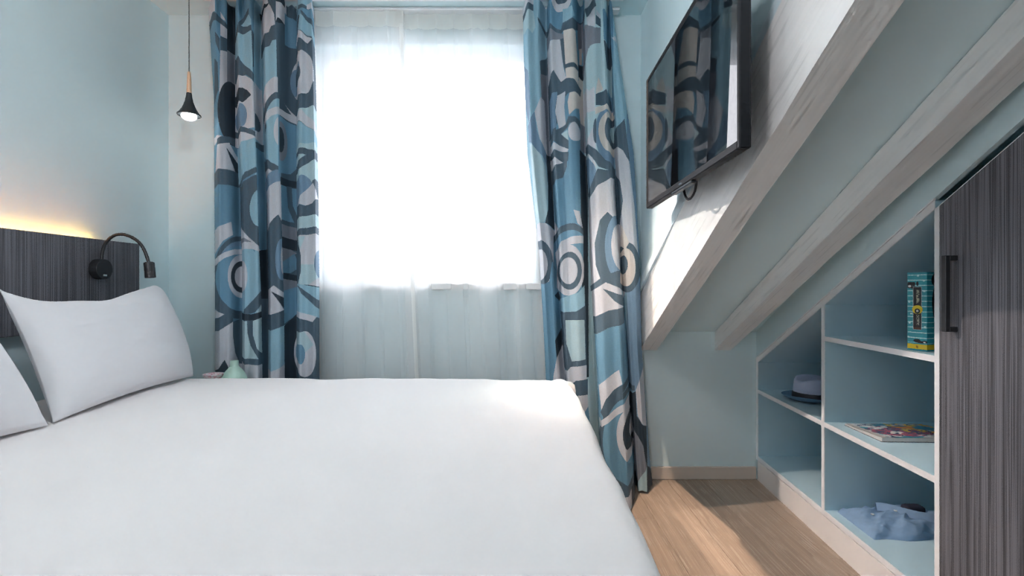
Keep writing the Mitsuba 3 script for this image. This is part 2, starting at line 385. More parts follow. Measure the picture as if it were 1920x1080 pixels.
E = 'e'
A_, B_, C_, D_, E_, F_ = (380, 447), (441, 495), (476, 502), (491, 533), (522, 558), (554, 610)
LEFT = [
    # strip A
    (lv, (380, 403), [(385, 2), (403, 2), (403, 38), (385, 32)]), (sl, (380, 426), [(385, 36), (400, 38), (413, 44), (426, 52), (426, 60), (413, 55), (385, 50)]),
    (sl, None, [(403, 74), (412, 84), (412, 112), (404, 92)]), (lv, None, [(413, 32), (425, 48), (414, 44)]), (lv, (413, 426), [(413, 55), (426, 60), (426, 80), (413, 78)]),
    (sl, (413, 426), [(413, 80), (426, 78), (426, 103), (413, 106)]), (lv, (410, 426), [(413, 106), (426, 102), (426, 185), (410, 240)]),
    (sl, (402, 410), [(402, 120), (408, 130), (410, 180), (402, 195)]),
    (dk, (426, 442), [(426, -40), (442, -40), (442, 99), (426, 99)]), (gr, (426, 442), [(426, 99), (442, 98), (442, 170), (426, 175)]),
    (E, dk, (400, 444), 436, 215, 28, 60), (lv, A_, [(400, 254), (408, 262), (416, 262), (406, 273), (402, 270)]),
    (sl, A_, [(407, 268), (416, 263), (446, 258), (446, 276), (430, 272), (407, 279)]),
    (lv, A_, [(407, 279), (430, 272), (448, 300), (448, 324), (404, 324)]), (dk, (400, 450), [(424, 282), (449, 308), (449, 324), (441, 322)]), (lv, (400, 450), [(426, 278), (430, 273), (449, 297), (449, 305)]),
    (sl, (380, 451), [(400, 323), (451, 322), (451, 350), (400, 352)]), (bl, (380, 453), [(400, 352), (453, 350), (453, 470), (400, 470)]),
    (lv, (380, 454), [(403, 431), (434, 418), (437, 442), (418, 454), (403, 476)]),
    (E, sl, (380, 454), 455, 514, 56, 72), (E, st, (380, 454), 456, 514, 50, 63), (E, bl, (380, 454), 456, 522, 52, 62),
    (lv, (380, 454), [(400, 488), (420, 475), (440, 468), (454, 466), (454, 476), (440, 478), (420, 486), (400, 501)]), (E, bl, (380, 454), 456, 526, 50, 48),
    (E, lv, (380, 454), 454, 518, 27, 41), (E, dk, (380, 454), 454, 519, 21, 30), (E, lv, (380, 454), 454, 519, 14, 20),
    (sl, (380, 454), [(400, 535), (410, 556), (432, 578), (454, 586), (454, 600), (430, 594), (400, 578)]),
    (lv, (380, 454), [(400, 580), (421, 588), (402, 598)]), (sl, (380, 454), [(400, 600), (421, 588), (438, 590), (437, 602), (420, 612), (400, 624)]),
    (lv, (380, 454), [(400, 624), (420, 612), (437, 602), (454, 600), (454, 830), (400, 830)]), (sl, (380, 455), [(437, 602), (455, 598), (456, 684), (449, 683), (441, 660), (437, 630)]),
    (dk, None, [(421, 671), (432, 692), (425, 700), (402, 698)]),
    # strip B
    (bl, (441, 476), [(441, -40), (476, -40), (476, 70), (441, 70)]), (sl, (441, 476), [(446, 60), (466, 34), (466, 46), (452, 62), (449, 66)]), (lb, (441, 476), [(449, 65), (466, 45), (471, 55), (471, 66), (455, 69)]),
    (E, sl, (441, 484), 450, 108, 34, 46), (lb, (441, 474), [(441, 75), (471, 74), (473, 110), (475, 152), (460, 137), (447, 122), (441, 105)]),
    (sl, (441, 476), [(441, 66), (456, 68), (471, 64), (472, 74), (455, 78), (441, 75)]), (sl, (441, 478), [(441, 110), (452, 127), (476, 152), (476, 166), (455, 146), (441, 146)]),
    (lv, (441, 478), [(441, 154), (460, 153), (477, 168), (478, 250), (441, 250)]), (dk, (441, 478), [(441, 178), (455, 175), (463, 180), (471, 191), (454, 202), (441, 198)]),
    (E, st, (441, 478), 452, 225, 11, 21), (lv, (441, 480), [(441, 246), (480, 256), (481, 275), (441, 275)]), (sl, (441, 480), [(441, 245), (460, 247), (480, 258), (480, 267), (460, 256), (441, 257)]),
    (lb, (443, 482), [(445, 277), (460, 271), (482, 268), (482, 328), (465, 333), (448, 350)]), (sl, (443, 484), [(447, 347), (460, 328), (484, 320), (484, 330), (463, 338), (449, 350)]),
    (sl, (447, 487), [(450, 350), (470, 338), (486, 334), (487, 462), (452, 462)]), (E, lb, (452, 487), 491, 396, 23, 36), (sl, (452, 488), [(475, 425), (488, 430), (488, 470), (478, 458)]),
    (lv, (452, 490), [(452, 425), (457, 438), (468, 449), (478, 458), (466, 454), (452, 446)]), (gr, (452, 490), [(452, 446), (470, 455), (452, 457)]),
    (E, lb, (454, 495), 456, 522, 33, 62), (lv, (453, 490), [(453, 456), (475, 456), (488, 466), (488, 475), (472, 469), (453, 469)]), (E, lv, (454, 495), 450, 518, 14, 31),
    (sl, (454, 495), [(457, 580), (480, 556), (494, 540), (494, 566), (478, 584), (458, 590)]), (aq, (454, 496), [(480, 586), (492, 567), (494, 583)]),
    (dk, (454, 497), [(454, 587), (470, 588), (497, 581), (497, 592), (475, 599), (454, 600)]), (aq, (454, 497), [(454, 601), (475, 599), (496, 592), (497, 672), (454, 672)]),
    (sl, (454, 498), [(463, 600), (474, 598), (474, 625), (482, 650), (498, 667), (498, 682), (485, 669), (470, 645), (464, 622)]), (sl, (454, 498), [(454, 669), (480, 668), (498, 672), (498, 680), (454, 679)]),
    (lv, (454, 499), [(454, 679), (499, 680), (499, 830), (454, 830)]),
    # strip C, a shaded fold: the shade is put into its print colours
    (lb, C_, [(470, 8), (491, 32), (492, 170), (476, 172), (476, 60)]), (lv, (477, 493), [(477, 165), (493, 165), (496, 270), (479, 270)]), (E, sl, (478, 497), 479, 238, 10, 16),
    (sl, (479, 497), [(479, 275), (497, 268), (498, 282), (480, 286)]), (bl, (481, 500), [(480, 286), (499, 282), (501, 470), (486, 470)]), (dk, (486, 503), [(486, 472), (503, 466), (504, 560), (490, 560)]),
    (sl, (490, 505), [(490, 560), (505, 560), (505, 830), (494, 830)]),
    # strip D
    (lv, (490, 518), [(484, -40), (495, -40), (503, 23), (490, 23)]), (dk, (486, 504), [(487, 23), (503, 22), (505, 32), (489, 35)]), (lv, (490, 517), [(490, 35), (504, 24), (514, 45), (516, 66), (505, 76), (490, 79)]),
    (sl, (490, 519), [(490, 79), (504, 75), (508, 66), (518, 63), (518, 92), (506, 100), (490, 105)]), (lb, (490, 520), [(490, 105), (506, 100), (510, 92), (518, 91), (520, 190), (492, 190)]),
    (E, lv, (492, 521), 518, 192, 25, 34), (E, sl, (494, 523), 524, 222, 30, 37), (E, lb, (494, 524), 526, 232, 28, 36), (lv, (494, 524), [(495, 228), (503, 216), (524, 211), (524, 225), (508, 228), (496, 240)]),
    (E, lb, (495, 525), 527, 274, 33, 50), (E, lv, (495, 524), 526, 256, 13, 27), (sl, (496, 526), [(496, 300), (508, 312), (526, 322), (526, 334), (510, 326), (497, 320)]),
    (lv, (497, 512), [(498, 320), (511, 328), (499, 334)]), (E, st, (497, 527), 520, 352, 26, 26), (lv, (498, 528), [(500, 358), (512, 350), (527, 346), (529, 440), (502, 440)]),
    (sl, (500, 531), [(501, 436), (506, 422), (514, 413), (522, 407), (530, 422), (532, 540), (503, 542)]), (E, st, (502, 531), 529, 488, 13, 38), (E, lv, (502, 531), 531, 488, 4.5, 27),
    (lv, (503, 533), [(503, 543), (513, 535), (533, 549), (533, 559), (511, 547), (533, 580), (503, 591)]), (dk, (503, 533), [(508, 546), (533, 558), (533, 577)]),
    (sl, (503, 534), [(503, 590), (534, 580), (534, 608), (503, 619)]), (lb, (503, 535), [(503, 619), (534, 608), (535, 680), (503, 694)]), (lv, (503, 536), [(503, 694), (535, 680), (536, 830), (503, 830)]),
    # strip E, also a fold in shade, with that shade in its colours
    (lv, (517, 540), [(517, -40), (537, -40), (537, 50), (517, 56)]), (dk, (517, 556), [(517, 0), (534, 4), (534, 20), (517, 19)]), (dk, (517, 556), [(520, 48), (533, 52), (523, 58), (517, 58)]),
    (bl, (534, 558), [(534, 28), (557, 34), (557, 86), (534, 88)]), (sl, (534, 566), [(536, 12), (563, 22), (563, 33), (538, 20)]),
    (lv, (522, 558), [(532, 196), (536, 200), (557, 216), (557, 220), (548, 215)]), (lv, (520, 560), [(522, 213), (545, 213), (558, 219), (558, 230), (540, 226), (522, 225)]),
    (bl, (522, 558), [(522, 226), (558, 232), (558, 312), (545, 326), (522, 332)]), (E, gr, (524, 558), 527, 272, 12, 36), (E, dk, (524, 558), 526, 270, 7, 23),
    (dk, (526, 558), [(526, 338), (557, 338), (557, 350), (526, 352)]), (bl, (526, 558), [(527, 352), (557, 352), (558, 420), (528, 420)]), (sl, (526, 558), [(537, 350), (547, 350), (549, 385), (558, 405), (558, 428), (551, 415), (540, 390)]),
    (sl, (526, 558), [(528, 415), (558, 417), (558, 426), (528, 423)]), (gr, (528, 558), [(528, 423), (557, 426), (557, 450), (529, 446)]), (dk, (528, 558), [(529, 446), (557, 450), (557, 470), (529, 466)]),
    (gr, (528, 559), [(529, 466), (545, 468), (557, 474), (530, 492)]), (bl, (530, 559), [(530, 492), (552, 475), (556, 485), (556, 505), (545, 512), (531, 512)]), (dk, (530, 559), [(531, 512), (557, 516), (557, 527), (531, 523)]),
    (gr, (531, 559), [(531, 523), (557, 527), (559, 537), (532, 545)]), (bl, (531, 559), [(532, 545), (559, 537), (559, 590), (533, 606)]), (dk, (532, 558), [(533, 610), (558, 588), (558, 830), (535, 830)]),
    # strip F
    (lb, (556, 600), [(556, -40), (600, -40), (600, 30), (556, 22)]), (lv, (560, 600), [(575, 22), (600, 12), (600, 32), (575, 30)]), (bl, (556, 600), [(556, 30), (600, 32), (600, 60), (556, 40)]),
    (sl, None, [(563, 34), (600, 62), (600, 78), (568, 50)]), (lb, (556, 600), [(562, 40), (600, 75), (600, 92), (558, 68)]), (lv, (554, 600), [(557, 68), (586, 87), (577, 93), (555, 81)]),
    (E, lv, (543, 600), 567, 148, 21, 41), (E, st, (540, 600), 556, 152, 12, 26), (lv, (556, 600), [(556, 107), (560, 125), (563, 150), (557, 165), (557, 190), (575, 188), (589, 160), (585, 130), (566, 110)]), (E, sl, (555, 600), 557, 147, 6, 13),
    (sl, (556, 600), [(556, 188), (575, 184), (600, 172), (600, 206), (557, 214)]), (aq, (556, 600), [(557, 214), (600, 205), (600, 262), (557, 224)]), (lv, (556, 600), [(556, 217), (565, 215), (600, 247), (600, 260), (556, 232)]),
    (lb, (556, 600), [(556, 233), (600, 260), (600, 276), (556, 278)]), (aq, (556, 600), [(556, 277), (600, 274), (600, 290), (556, 290)]), (sl, (556, 600), [(556, 285), (572, 284), (590, 290), (578, 296), (556, 293)]),
    (aq, (556, 600), [(556, 296), (574, 296), (556, 310)]), (aq, (556, 602), [(556, 326), (600, 296), (600, 346), (556, 350)]), (sl, (556, 600), [(556, 311), (600, 282), (600, 300), (556, 323)]),
    (E, st, (556, 602), 567, 362, 20, 28), (lv, (556, 602), [(562, 372), (590, 346), (596, 358), (597, 372), (590, 384), (575, 390), (558, 386)]), (sl, None, [(585, 345), (597, 338), (600, 365), (597, 372)]),
    (sl, (557, 602), [(557, 387), (570, 390), (585, 386), (597, 372), (602, 370), (602, 405), (557, 412)]), (aq, (557, 602), [(557, 411), (602, 404), (602, 428), (557, 433)]), (sl, (558, 602), [(558, 432), (602, 427), (602, 439), (577, 443), (558, 443)]),
    (lv, (558, 602), [(558, 444), (577, 443), (602, 439), (602, 498), (562, 497)]), (aq, (559, 602), [(559, 446), (572, 446), (562, 470), (563, 497), (602, 497), (602, 534), (559, 534)]), (E, st, (558, 602), 606, 495, 17, 30),
    (sl, (556, 570), [(558, 455), (564, 480), (564, 510), (559, 530)]), (lv, (558, 602), [(578, 534), (602, 518), (602, 538)]), (lb, (557, 602), [(557, 532), (602, 540), (602, 600), (557, 584)]),
    (sl, (557, 604), [(557, 535), (602, 566), (602, 583), (565, 550)]), (lv, (556, 604), [(557, 583), (594, 592), (586, 602), (556, 594)]), (sl, (556, 604), [(556, 594), (586, 602), (594, 593), (604, 602), (604, 830), (556, 830)]),
    (E, lv, (550, 604), 572, 661, 21, 42), (aq, (556, 604), [(556, 622), (570, 619), (588, 643), (570, 660), (556, 650)]), (E, bl, (555, 604), 563, 661, 9, 18),
]
RIGHT = [
    # fold 1
    (lv, (970, 1012), [(978, -40), (1002, -40), (1000, 18), (978, 21)]), (sl, (970, 1012), [(978, 22), (1000, 17), (1000, 29), (978, 34)]), (aq, (970, 1012), [(978, 34), (1000, 29), (1004, 60), (998, 72), (978, 56)]),
    (st, None, [(982, 115), (990, 140), (994, 190), (992, 235), (986, 200)]), (sl, None, [(1007, 42), (1025, 55), (1025, 65), (1009, 49)]), (sl, (1008, 1028), [(1012, 122), (1027, 102), (1027, 136), (1014, 146)]),
    (gr, (1008, 1034), [(1013, 146), (1027, 136), (1034, 290), (1022, 292)]), (lv, (990, 1026), [(1002, 216), (1014, 188), (1021, 192), (1026, 292), (1012, 265)]),  # grey strip: shade between folds painted into the cloth
    (st, None, [(1002, 216), (1007, 250), (1012, 266), (1026, 292), (1032, 330), (1018, 298), (1002, 282), (992, 268), (990, 236)]),
    (aq, (985, 1030), [(994, 273), (1012, 292), (1022, 316), (1028, 350), (1028, 400), (1020, 418), (1004, 420), (998, 330)]), (dk, (1018, 1042), [(1024, 292), (1034, 290), (1040, 430), (1030, 424), (1022, 420), (1028, 395), (1028, 345)]),
    (lv, (1000, 1048), [(1006, 420), (1022, 420), (1040, 432), (1047, 500), (1040, 550), (1010, 540)]), (E, sl, (1005, 1048), 1011, 495, 26, 43), (E, lv, (1005, 1048), 1009, 497, 18, 30),
    (bl, (1005, 1052), [(1030, 528), (1035, 492), (1048, 492), (1056, 620), (1040, 720), (1018, 720), (1013, 532), (1020, 533)]), (dk, (1030, 1056), [(1040, 554), (1047, 546), (1052, 562), (1048, 564)]),
    (dk, None, [(1041, 636), (1053, 616), (1056, 645), (1044, 668)]), (lv, (1020, 1062), [(1044, 668), (1056, 645), (1062, 740), (1034, 740), (1038, 700)]),
    # fold 2
    (E, lv, (1026, 1094), 1053, 6, 22, 36), (E, sl, (1026, 1094), 1053, 6, 14, 22), (E, gr, (1026, 1094), 1053, 4, 8, 15),
    (lb, (1055, 1092), [(1054, 38), (1072, 34), (1078, 48), (1072, 56), (1055, 62)]), (sl, (1024, 1096), [(1024, 54), (1035, 66), (1052, 74), (1055, 62), (1078, 54), (1096, 34), (1096, 50), (1082, 66), (1078, 74), (1056, 76), (1052, 83), (1030, 72), (1024, 66)]),
    (gr, (1024, 1058), [(1025, 68), (1040, 76), (1056, 82), (1058, 92), (1040, 91), (1026, 95)]), (lv, (1024, 1062), [(1026, 96), (1040, 91), (1050, 90), (1056, 140), (1062, 165), (1052, 168), (1038, 147), (1028, 160)]), (sl, (1045, 1062), [(1050, 90), (1057, 90), (1061, 140), (1060, 152), (1055, 132)]),
    (cr, (1055, 1086), [(1056, 76), (1079, 74), (1084, 134), (1060, 138)]), (sl, (1058, 1088), [(1060, 138), (1083, 133), (1084, 142), (1060, 146)]), (cr, (1058, 1088), [(1060, 145), (1084, 142), (1085, 170), (1062, 172)]),
    (gr, (1083, 1094), [(1082, 50), (1094, 40), (1094, 96), (1084, 100)]), (cr, (1083, 1094), [(1086, 95), (1091, 88), (1091, 120), (1086, 125)]), (dk, (1083, 1095), [(1084, 128), (1094, 120), (1094, 152), (1085, 150)]), (cr, (1083, 1098), [(1085, 150), (1095, 150), (1096, 235), (1086, 235)]),
    (sl, (1026, 1090), [(1028, 160), (1038, 147), (1052, 168), (1062, 163), (1075, 164), (1090, 170), (1088, 185), (1066, 190), (1056, 200), (1040, 262), (1030, 262)]),
    (st, (1030, 1045), [(1030, 190), (1046, 185), (1041, 215), (1044, 250), (1033, 255)]), (lv, (1036, 1064), [(1045, 192), (1060, 186), (1058, 215), (1061, 246), (1048, 252), (1041, 222)]),
    (cr, (1062, 1088), [(1064, 206), (1068, 190), (1086, 184), (1087, 212), (1067, 230)]), (bl, (1064, 1088), [(1067, 230), (1086, 211), (1088, 233), (1066, 233)]), (sl, (1030, 1090), [(1034, 258), (1060, 247), (1066, 232), (1088, 232), (1089, 246), (1068, 244), (1064, 252), (1052, 262), (1066, 274), (1066, 292), (1050, 284), (1034, 272)]),
    (aq, (1050, 1066), [(1052, 262), (1064, 256), (1066, 276)]), (E, lv, (1063, 1090), 1077, 259, 12, 17), (lv, (1030, 1066), [(1032, 274), (1066, 291), (1063, 297), (1033, 288)]), (sl, (1030, 1067), [(1032, 288), (1050, 294), (1066, 296), (1065, 312), (1052, 313), (1036, 302)]),
    (lv, (1030, 1067), [(1032, 299), (1056, 314), (1034, 320)]), (sl, (1030, 1067), [(1034, 320), (1056, 314), (1063, 306), (1063, 322), (1055, 341), (1036, 347)]),
    (gr, (1086, 1100), [(1088, 235), (1097, 235), (1099, 286), (1088, 286)]), (dk, (1086, 1104), [(1087, 286), (1099, 292), (1102, 350), (1104, 700), (1094, 700), (1088, 340)]),  # grey and dark strip carries the shade of the fold valley
    (lv, (1038, 1050), [(1040, 414), (1049, 438), (1040, 442)]), (lv, (1070, 1096), [(1075, 400), (1087, 402), (1093, 432), (1083, 424)]), (E, sl, (1038, 1094), 1070, 472, 40, 48), (E, bl, (1038, 1094), 1071, 478, 38, 42),
    (lv, (1038, 1095), [(1041, 474), (1052, 456), (1070, 448), (1094, 445), (1094, 459), (1070, 462), (1050, 480), (1044, 500)]), (E, lv, (1044, 1095), 1066, 508, 30, 46), (E, sl, (1044, 1095), 1068, 509, 23, 34), (E, lv, (1044, 1095), 1066, 509, 17, 24),
    (lb, (1048, 1098), [(1050, 560), (1065, 554), (1085, 548), (1096, 535), (1097, 572), (1080, 582), (1052, 584)]), (sl, (1048, 1099), [(1051, 584), (1080, 582), (1098, 572), (1099, 604), (1052, 604)]),
    (sl, (1050, 1100), [(1052, 597), (1062, 597), (1099, 597), (1100, 690), (1058, 690)]), (aq, (1050, 1098), [(1060, 598), (1096, 597), (1098, 668), (1072, 672), (1062, 640)]), (lv, (1052, 1100), [(1059, 694), (1070, 682), (1100, 678), (1101, 706), (1080, 706), (1062, 722)]),
    (sl, (1056, 1102), [(1062, 722), (1080, 706), (1102, 703), (1102, 732), (1085, 732), (1075, 740)]), (lv, (1060, 1106), [(1075, 740), (1085, 732), (1102, 731), (1103, 752), (1092, 768), (1080, 764)]), (bl, (1060, 1108), [(1082, 764), (1092, 768), (1103, 752), (1106, 785), (1095, 785)]), (dk, (1070, 1130), [(1090, 785), (1106, 783), (1130, 860), (1130, 1000), (1100, 1000)]),
    # fold 3
    (lv, (1093, 1118), [(1096, -40), (1112, -40), (1113, 20), (1097, 36)]), (sl, (1093, 1120), [(1096, 38), (1114, 20), (1118, 34), (1100, 51)]), (lv, (1093, 1118), [(1099, 52), (1116, 36), (1116, 72), (1101, 64)]), (gr, (1092, 1132), [(1094, 66), (1101, 64), (1115, 73), (1126, 68), (1126, 98), (1106, 104), (1098, 130), (1093, 142)]),
    (aq, (1092, 1140), [(1093, 150), (1103, 108), (1128, 96), (1136, 92), (1139, 180), (1120, 192), (1112, 182), (1105, 184), (1093, 174)]), (lv, (1116, 1128), [(1118, 40), (1126, 44), (1126, 52), (1118, 50)]), (sl, (1116, 1128), [(1117, 50), (1126, 52), (1127, 67), (1117, 66)]),
    (bl, (1128, 1148), [(1130, 35), (1142, 33), (1144, 88), (1132, 90)]), (sl, (1130, 1150), [(1132, 92), (1145, 88), (1148, 132), (1138, 140)]), (E, aq, (1130, 1148), 1146, 155, 10, 26), (lv, (1092, 1116), [(1093, 174), (1105, 184), (1115, 178), (1116, 224), (1094, 222)]), (cr, (1115, 1134), [(1117, 186), (1122, 160), (1131, 180), (1118, 192)]),
    (sl, (1115, 1150), [(1117, 192), (1137, 180), (1146, 190), (1148, 206), (1117, 212)]), (aq, (1094, 1116), [(1096, 223), (1116, 222), (1114, 252), (1099, 278)]), (lv, (1094, 1118), [(1098, 278), (1110, 254), (1114, 250), (1117, 290), (1105, 282)]),
    (E, st, (1116, 1152), 1149, 262, 33, 56), (cr, (1114, 1154), [(1116, 216), (1138, 206), (1150, 210), (1150, 218), (1136, 216), (1116, 229)]), (E, cr, (1116, 1152), 1148, 256, 26, 38), (E, sl, (1116, 1152), 1149, 252, 15, 27), (E, aq, (1116, 1152), 1150, 252, 6, 15),
    (E, sl, (1110, 1118), 1117, 258, 5, 22), (sl, (1094, 1154), [(1098, 277), (1118, 292), (1135, 308), (1154, 316), (1154, 328), (1122, 322), (1110, 304), (1099, 294)]), (lv, (1096, 1124), [(1098, 294), (1110, 304), (1121, 326), (1112, 316)]), (st, (1096, 1118), [(1099, 300), (1114, 318), (1118, 330), (1104, 366)]),
    (sl, (1096, 1156), [(1103, 366), (1120, 326), (1152, 326), (1152, 336), (1120, 356), (1105, 378)]), (lv, (1098, 1168), [(1104, 380), (1120, 356), (1152, 336), (1158, 440), (1168, 575), (1112, 592), (1106, 480)]),
    (sl, (1106, 1166), [(1125, 418), (1139, 402), (1158, 420), (1162, 500), (1164, 520), (1140, 532), (1126, 524), (1117, 500), (1115, 460)]), (E, st, (1134, 1164), 1164, 465, 30, 62), (E, lv, (1144, 1166), 1168, 462, 22, 46),
    (sl, (1106, 1170), [(1107, 536), (1130, 520), (1150, 512), (1168, 506), (1168, 542), (1136, 530), (1108, 546)]), (sl, (1128, 1172), [(1130, 541), (1169, 554), (1170, 574), (1152, 563)]),
    (sl, (1110, 1174), [(1112, 592), (1140, 580), (1170, 575), (1171, 604), (1140, 610), (1114, 623)]), (bl, (1112, 1182), [(1115, 623), (1140, 610), (1171, 604), (1178, 705), (1180, 760), (1122, 770), (1120, 700)]), (lv, (1118, 1172), [(1122, 708), (1140, 694), (1161, 682), (1167, 706), (1148, 718), (1136, 734), (1128, 752)]),
    (sl, (1120, 1182), [(1126, 752), (1136, 730), (1152, 715), (1178, 702), (1179, 713), (1155, 728), (1140, 745), (1132, 762)]), (E, sl, (1120, 1190), 1182, 800, 58, 82), (E, bl, (1120, 1190), 1184, 800, 54, 72), (lv, (1120, 1184), [(1124, 768), (1150, 750), (1182, 732), (1182, 745), (1155, 760), (1126, 778)]),
    (E, lv, (1120, 1188), 1190, 790, 34, 48), (E, dk, (1120, 1188), 1190, 790, 22, 33), (E, lv, (1120, 1188), 1192, 790, 12, 24),
    (lv, (1126, 1160), [(1130, 850), (1156, 871), (1138, 880)]), (sl, (1126, 1196), [(1136, 880), (1156, 871), (1188, 880), (1184, 888), (1150, 902)]), (lv, (1140, 1190), [(1150, 902), (1184, 886), (1186, 935), (1196, 1100), (1160, 1100)]), (dk, (1182, 1200), [(1184, 886), (1196, 880), (1200, 1100), (1192, 1100), (1186, 935)]),
    # fold 4
    (lv, (1142, 1160), [(1146, 78), (1156, 74), (1156, 86)]), (sl, (1150, 1190), [(1151, 250), (1171, 228), (1181, 306), (1152, 278)]), (lv, (1150, 1196), [(1152, 278), (1168, 286), (1180, 308), (1190, 390), (1197, 480), (1168, 560), (1160, 400)]), (sl, (1150, 1172), [(1152, 322), (1163, 346), (1168, 380), (1162, 420), (1157, 420)]),
    (E, sl, (1163, 1210), 1176, 502, 25, 46), (E, cr, (1163, 1210), 1174, 502, 18, 35), (E, sl, (1163, 1210), 1168, 497, 9, 17), (cr, (1163, 1182), [(1163, 420), (1180, 456), (1172, 470), (1163, 460)]),
    (dk, (1180, 1240), [(1178, 735), (1192, 730), (1194, 775), (1212, 800), (1214, 875), (1206, 830), (1186, 796)]), (lv, (1188, 1220), [(1192, 728), (1206, 690), (1212, 800), (1196, 776)]), (gr, (1186, 1216), [(1186, 796), (1206, 828), (1213, 870), (1196, 895), (1190, 880)]), (aq, (1190, 1216), [(1196, 895), (1213, 870), (1216, 1000), (1192, 1000)]), (dk, (1212, 1240), [(1213, 868), (1224, 890), (1240, 1000), (1214, 1000)]),
]
mat('curtain_print_left', mikit.proc(pattern([(0, bl), (478, lb), (497, sl), (522, sl), (557, sl)], LEFT)), 0.75, sheen=0.25)
mat('curtain_print_right', mikit.proc(pattern([(0, lb), (1026, bl), (1095, aq), (1140, bl), (1150, lb), (1175, st)], RIGHT)), 0.75, sheen=0.25)


def curtain_mesh(ys, bounds, cells, z_top, z_bot, n=26):
    """bounds: one polyline of x per fold edge over the rows ys (chart units); cells: (depth(row), amplitude(row), crest end) per fold"""
    rows = np.linspace(0, 1, 150)
    P, UV = [], []
    for r in rows:
        row, uvr = [], []
        z = z_top + (z_bot - z_top) * r
        for k, (dep, amp, ce, rise) in enumerate(cells):
            for j in range(n):
                t = j / (n - 1) if k == len(cells) - 1 else j / n
                d0 = dep(r)
                y = 540 - (z - 1) * F / (D * 0.95)
                xa, xb = np.interp(y, ys, bounds[k]), np.interp(y, ys, bounds[k + 1])
                s = lambda a, b, v: (lambda q: q * q * (3 - 2 * q))(min(max((v - a) / (b - a), 0), 1))
                pr = s(0, rise, t) * (1 - s(ce, 1.0, t)) + 0.10 * math.sin(t * 9 + k * 2 + r * 1.7) * s(0, .3, t) * s(0, .3, 1 - t)
                d = d0 - amp(r) * pr - 0.012 * max(0, 1 - r / 0.09) * math.sin((xa + (xb - xa) * t) * 0.30)
                x = xa + (xb - xa) * t
                zz = z
                if r == 0: zz = z - 0.006 * (math.sin(x * 0.4) + 1)
                row.append(((x - 960) * d / F, d, zz)); uvr.append((U(x), V_(y)))
        P.append(row); UV.append(uvr)
    P, UV = np.array(P), np.array(UV)
    # thickness: back sheet 3 mm behind
    nn, mm = P.shape[:2]
    m = grid(P)
    return m, UV.reshape(-1, 2)


ysL = [-40, 0, 180, 360, 540, 710, 1000]
bL = [[389, 390, 401, 402, 403, 403, 404], [441, 441, 443, 452, 455, 454, 455], [489, 490, 492, 500, 503, 504, 505], [556, 556, 556, 557, 557, 557, 558], [587, 588, 593, 597, 599, 599, 600]]
cL = [(lambda r: 2.50, lambda r: 0.095 + 0.015 * r, 0.40, 0.14), (lambda r: 2.50, lambda r: 0.110, 0.60, 0.07), (lambda r: 2.50, lambda r: 0.110, 0.36, 0.07), (lambda r: 2.50, lambda r: 0.10, 0.85, 0.09)]
mL, uvL = curtain_mesh(ysL, bL, cL, 2.418, 0.012)
CL = thing('patterned_curtain', 'blue and grey curtain with printed rings, hanging left of the window', 'curtain', 'patterned curtains')
put('fabric', mL, 'curtain_print_left', CL, smooth=True, uv=uvL)
ysR = [-40, 0, 100, 285, 475, 650, 860, 965]
bR = [[979, 980, 982, 989, 1011, 1021, 1030, 1034], [1025, 1026, 1026, 1033, 1046, 1056, 1072, 1078], [1092, 1092, 1093, 1098, 1106, 1115, 1128, 1140], [1140, 1141, 1143, 1151, 1164, 1176, 1188, 1195], [1144, 1147, 1160, 1188, 1199, 1203, 1218, 1229]]
cR = [(lambda r: 2.50, lambda r: 0.085, 0.55, 0.2), (lambda r: 2.49 - 0.02 * r, lambda r: 0.115, 0.72, 0.09), (lambda r: 2.49 - 0.15 * max(0, r - 0.45) / .55, lambda r: 0.115 + 0.06 * max(0, r - .45), 0.80, 0.08), (lambda r: 2.49 + 0.0 * r, lambda r: 0.06 + 0.02 * r, 0.7, 0.2)]
mR, uvR = curtain_mesh(ysR, bR, cR, 2.418, 0.012)
# stitch the depths of the neighbouring folds together
CR_ = thing('patterned_curtain', 'blue and grey curtain with printed rings, falling to the floor beside the dormer wall', 'curtain', 'patterned curtains')
put('fabric', mR, 'curtain_print_right', CR_, smooth=True, uv=uvR)


def heading(parent, m, nrow, mat_, n_pl):
    pass


def sheer_mesh(xt0, xt1, xb0, xb1, d, phase, z_top=2.412, z_bot=0.02, n=360):
    rows = np.linspace(0, 1, 60)
    P = []
    for r in rows:
        z = z_top + (z_bot - z_top) * r
        x0, x1 = xt0 + (xb0 - xt0) * r, xt1 + (xb1 - xt1) * r
        t = np.linspace(0, 1, n)
        x = x0 + (x1 - x0) * t
        q = (xt0 + (xt1 - xt0) * t)
        pleat = np.abs(np.sin((q - 560) / 33 * math.pi + phase)) ** 0.6
        sq = lambda v: np.sign(v) * np.abs(v) ** 0.6
        big = sq(np.sin(q * 0.047 + phase)) * 0.65 + sq(np.sin(q * 0.101 + 1.7 + phase)) * 0.45
        k = min(1, r * 5)
        dd = d + 0.016 * (pleat - .5) * (1 - 0.75 * k) + 0.026 * big * k
        P.append(np.stack([(x - 960) * d / F, dd, np.full_like(x, z)], 1))
    return grid(np.array(P))


S1 = thing('sheer_curtain', 'white translucent sheer curtain panel covering the left part of the bright window', 'curtain', 'sheer curtain panels')
put('fabric', sheer_mesh(578, 757, 575, 800, 2.535, 0.0), 'sheer', S1, smooth=True)
def hem(xt, xb, w, d):
    P = []
    for r in np.linspace(0, 1, 40):
        z = 2.33 + (0.02 - 2.33) * r
        x = xt + (xb - xt) * r + np.array([0, w * .5, w])
        P.append(np.stack([(x - 960) * d / F, d + np.array([0, -.002, 0]), np.full(3, z)], 1))
    return grid(np.array(P))


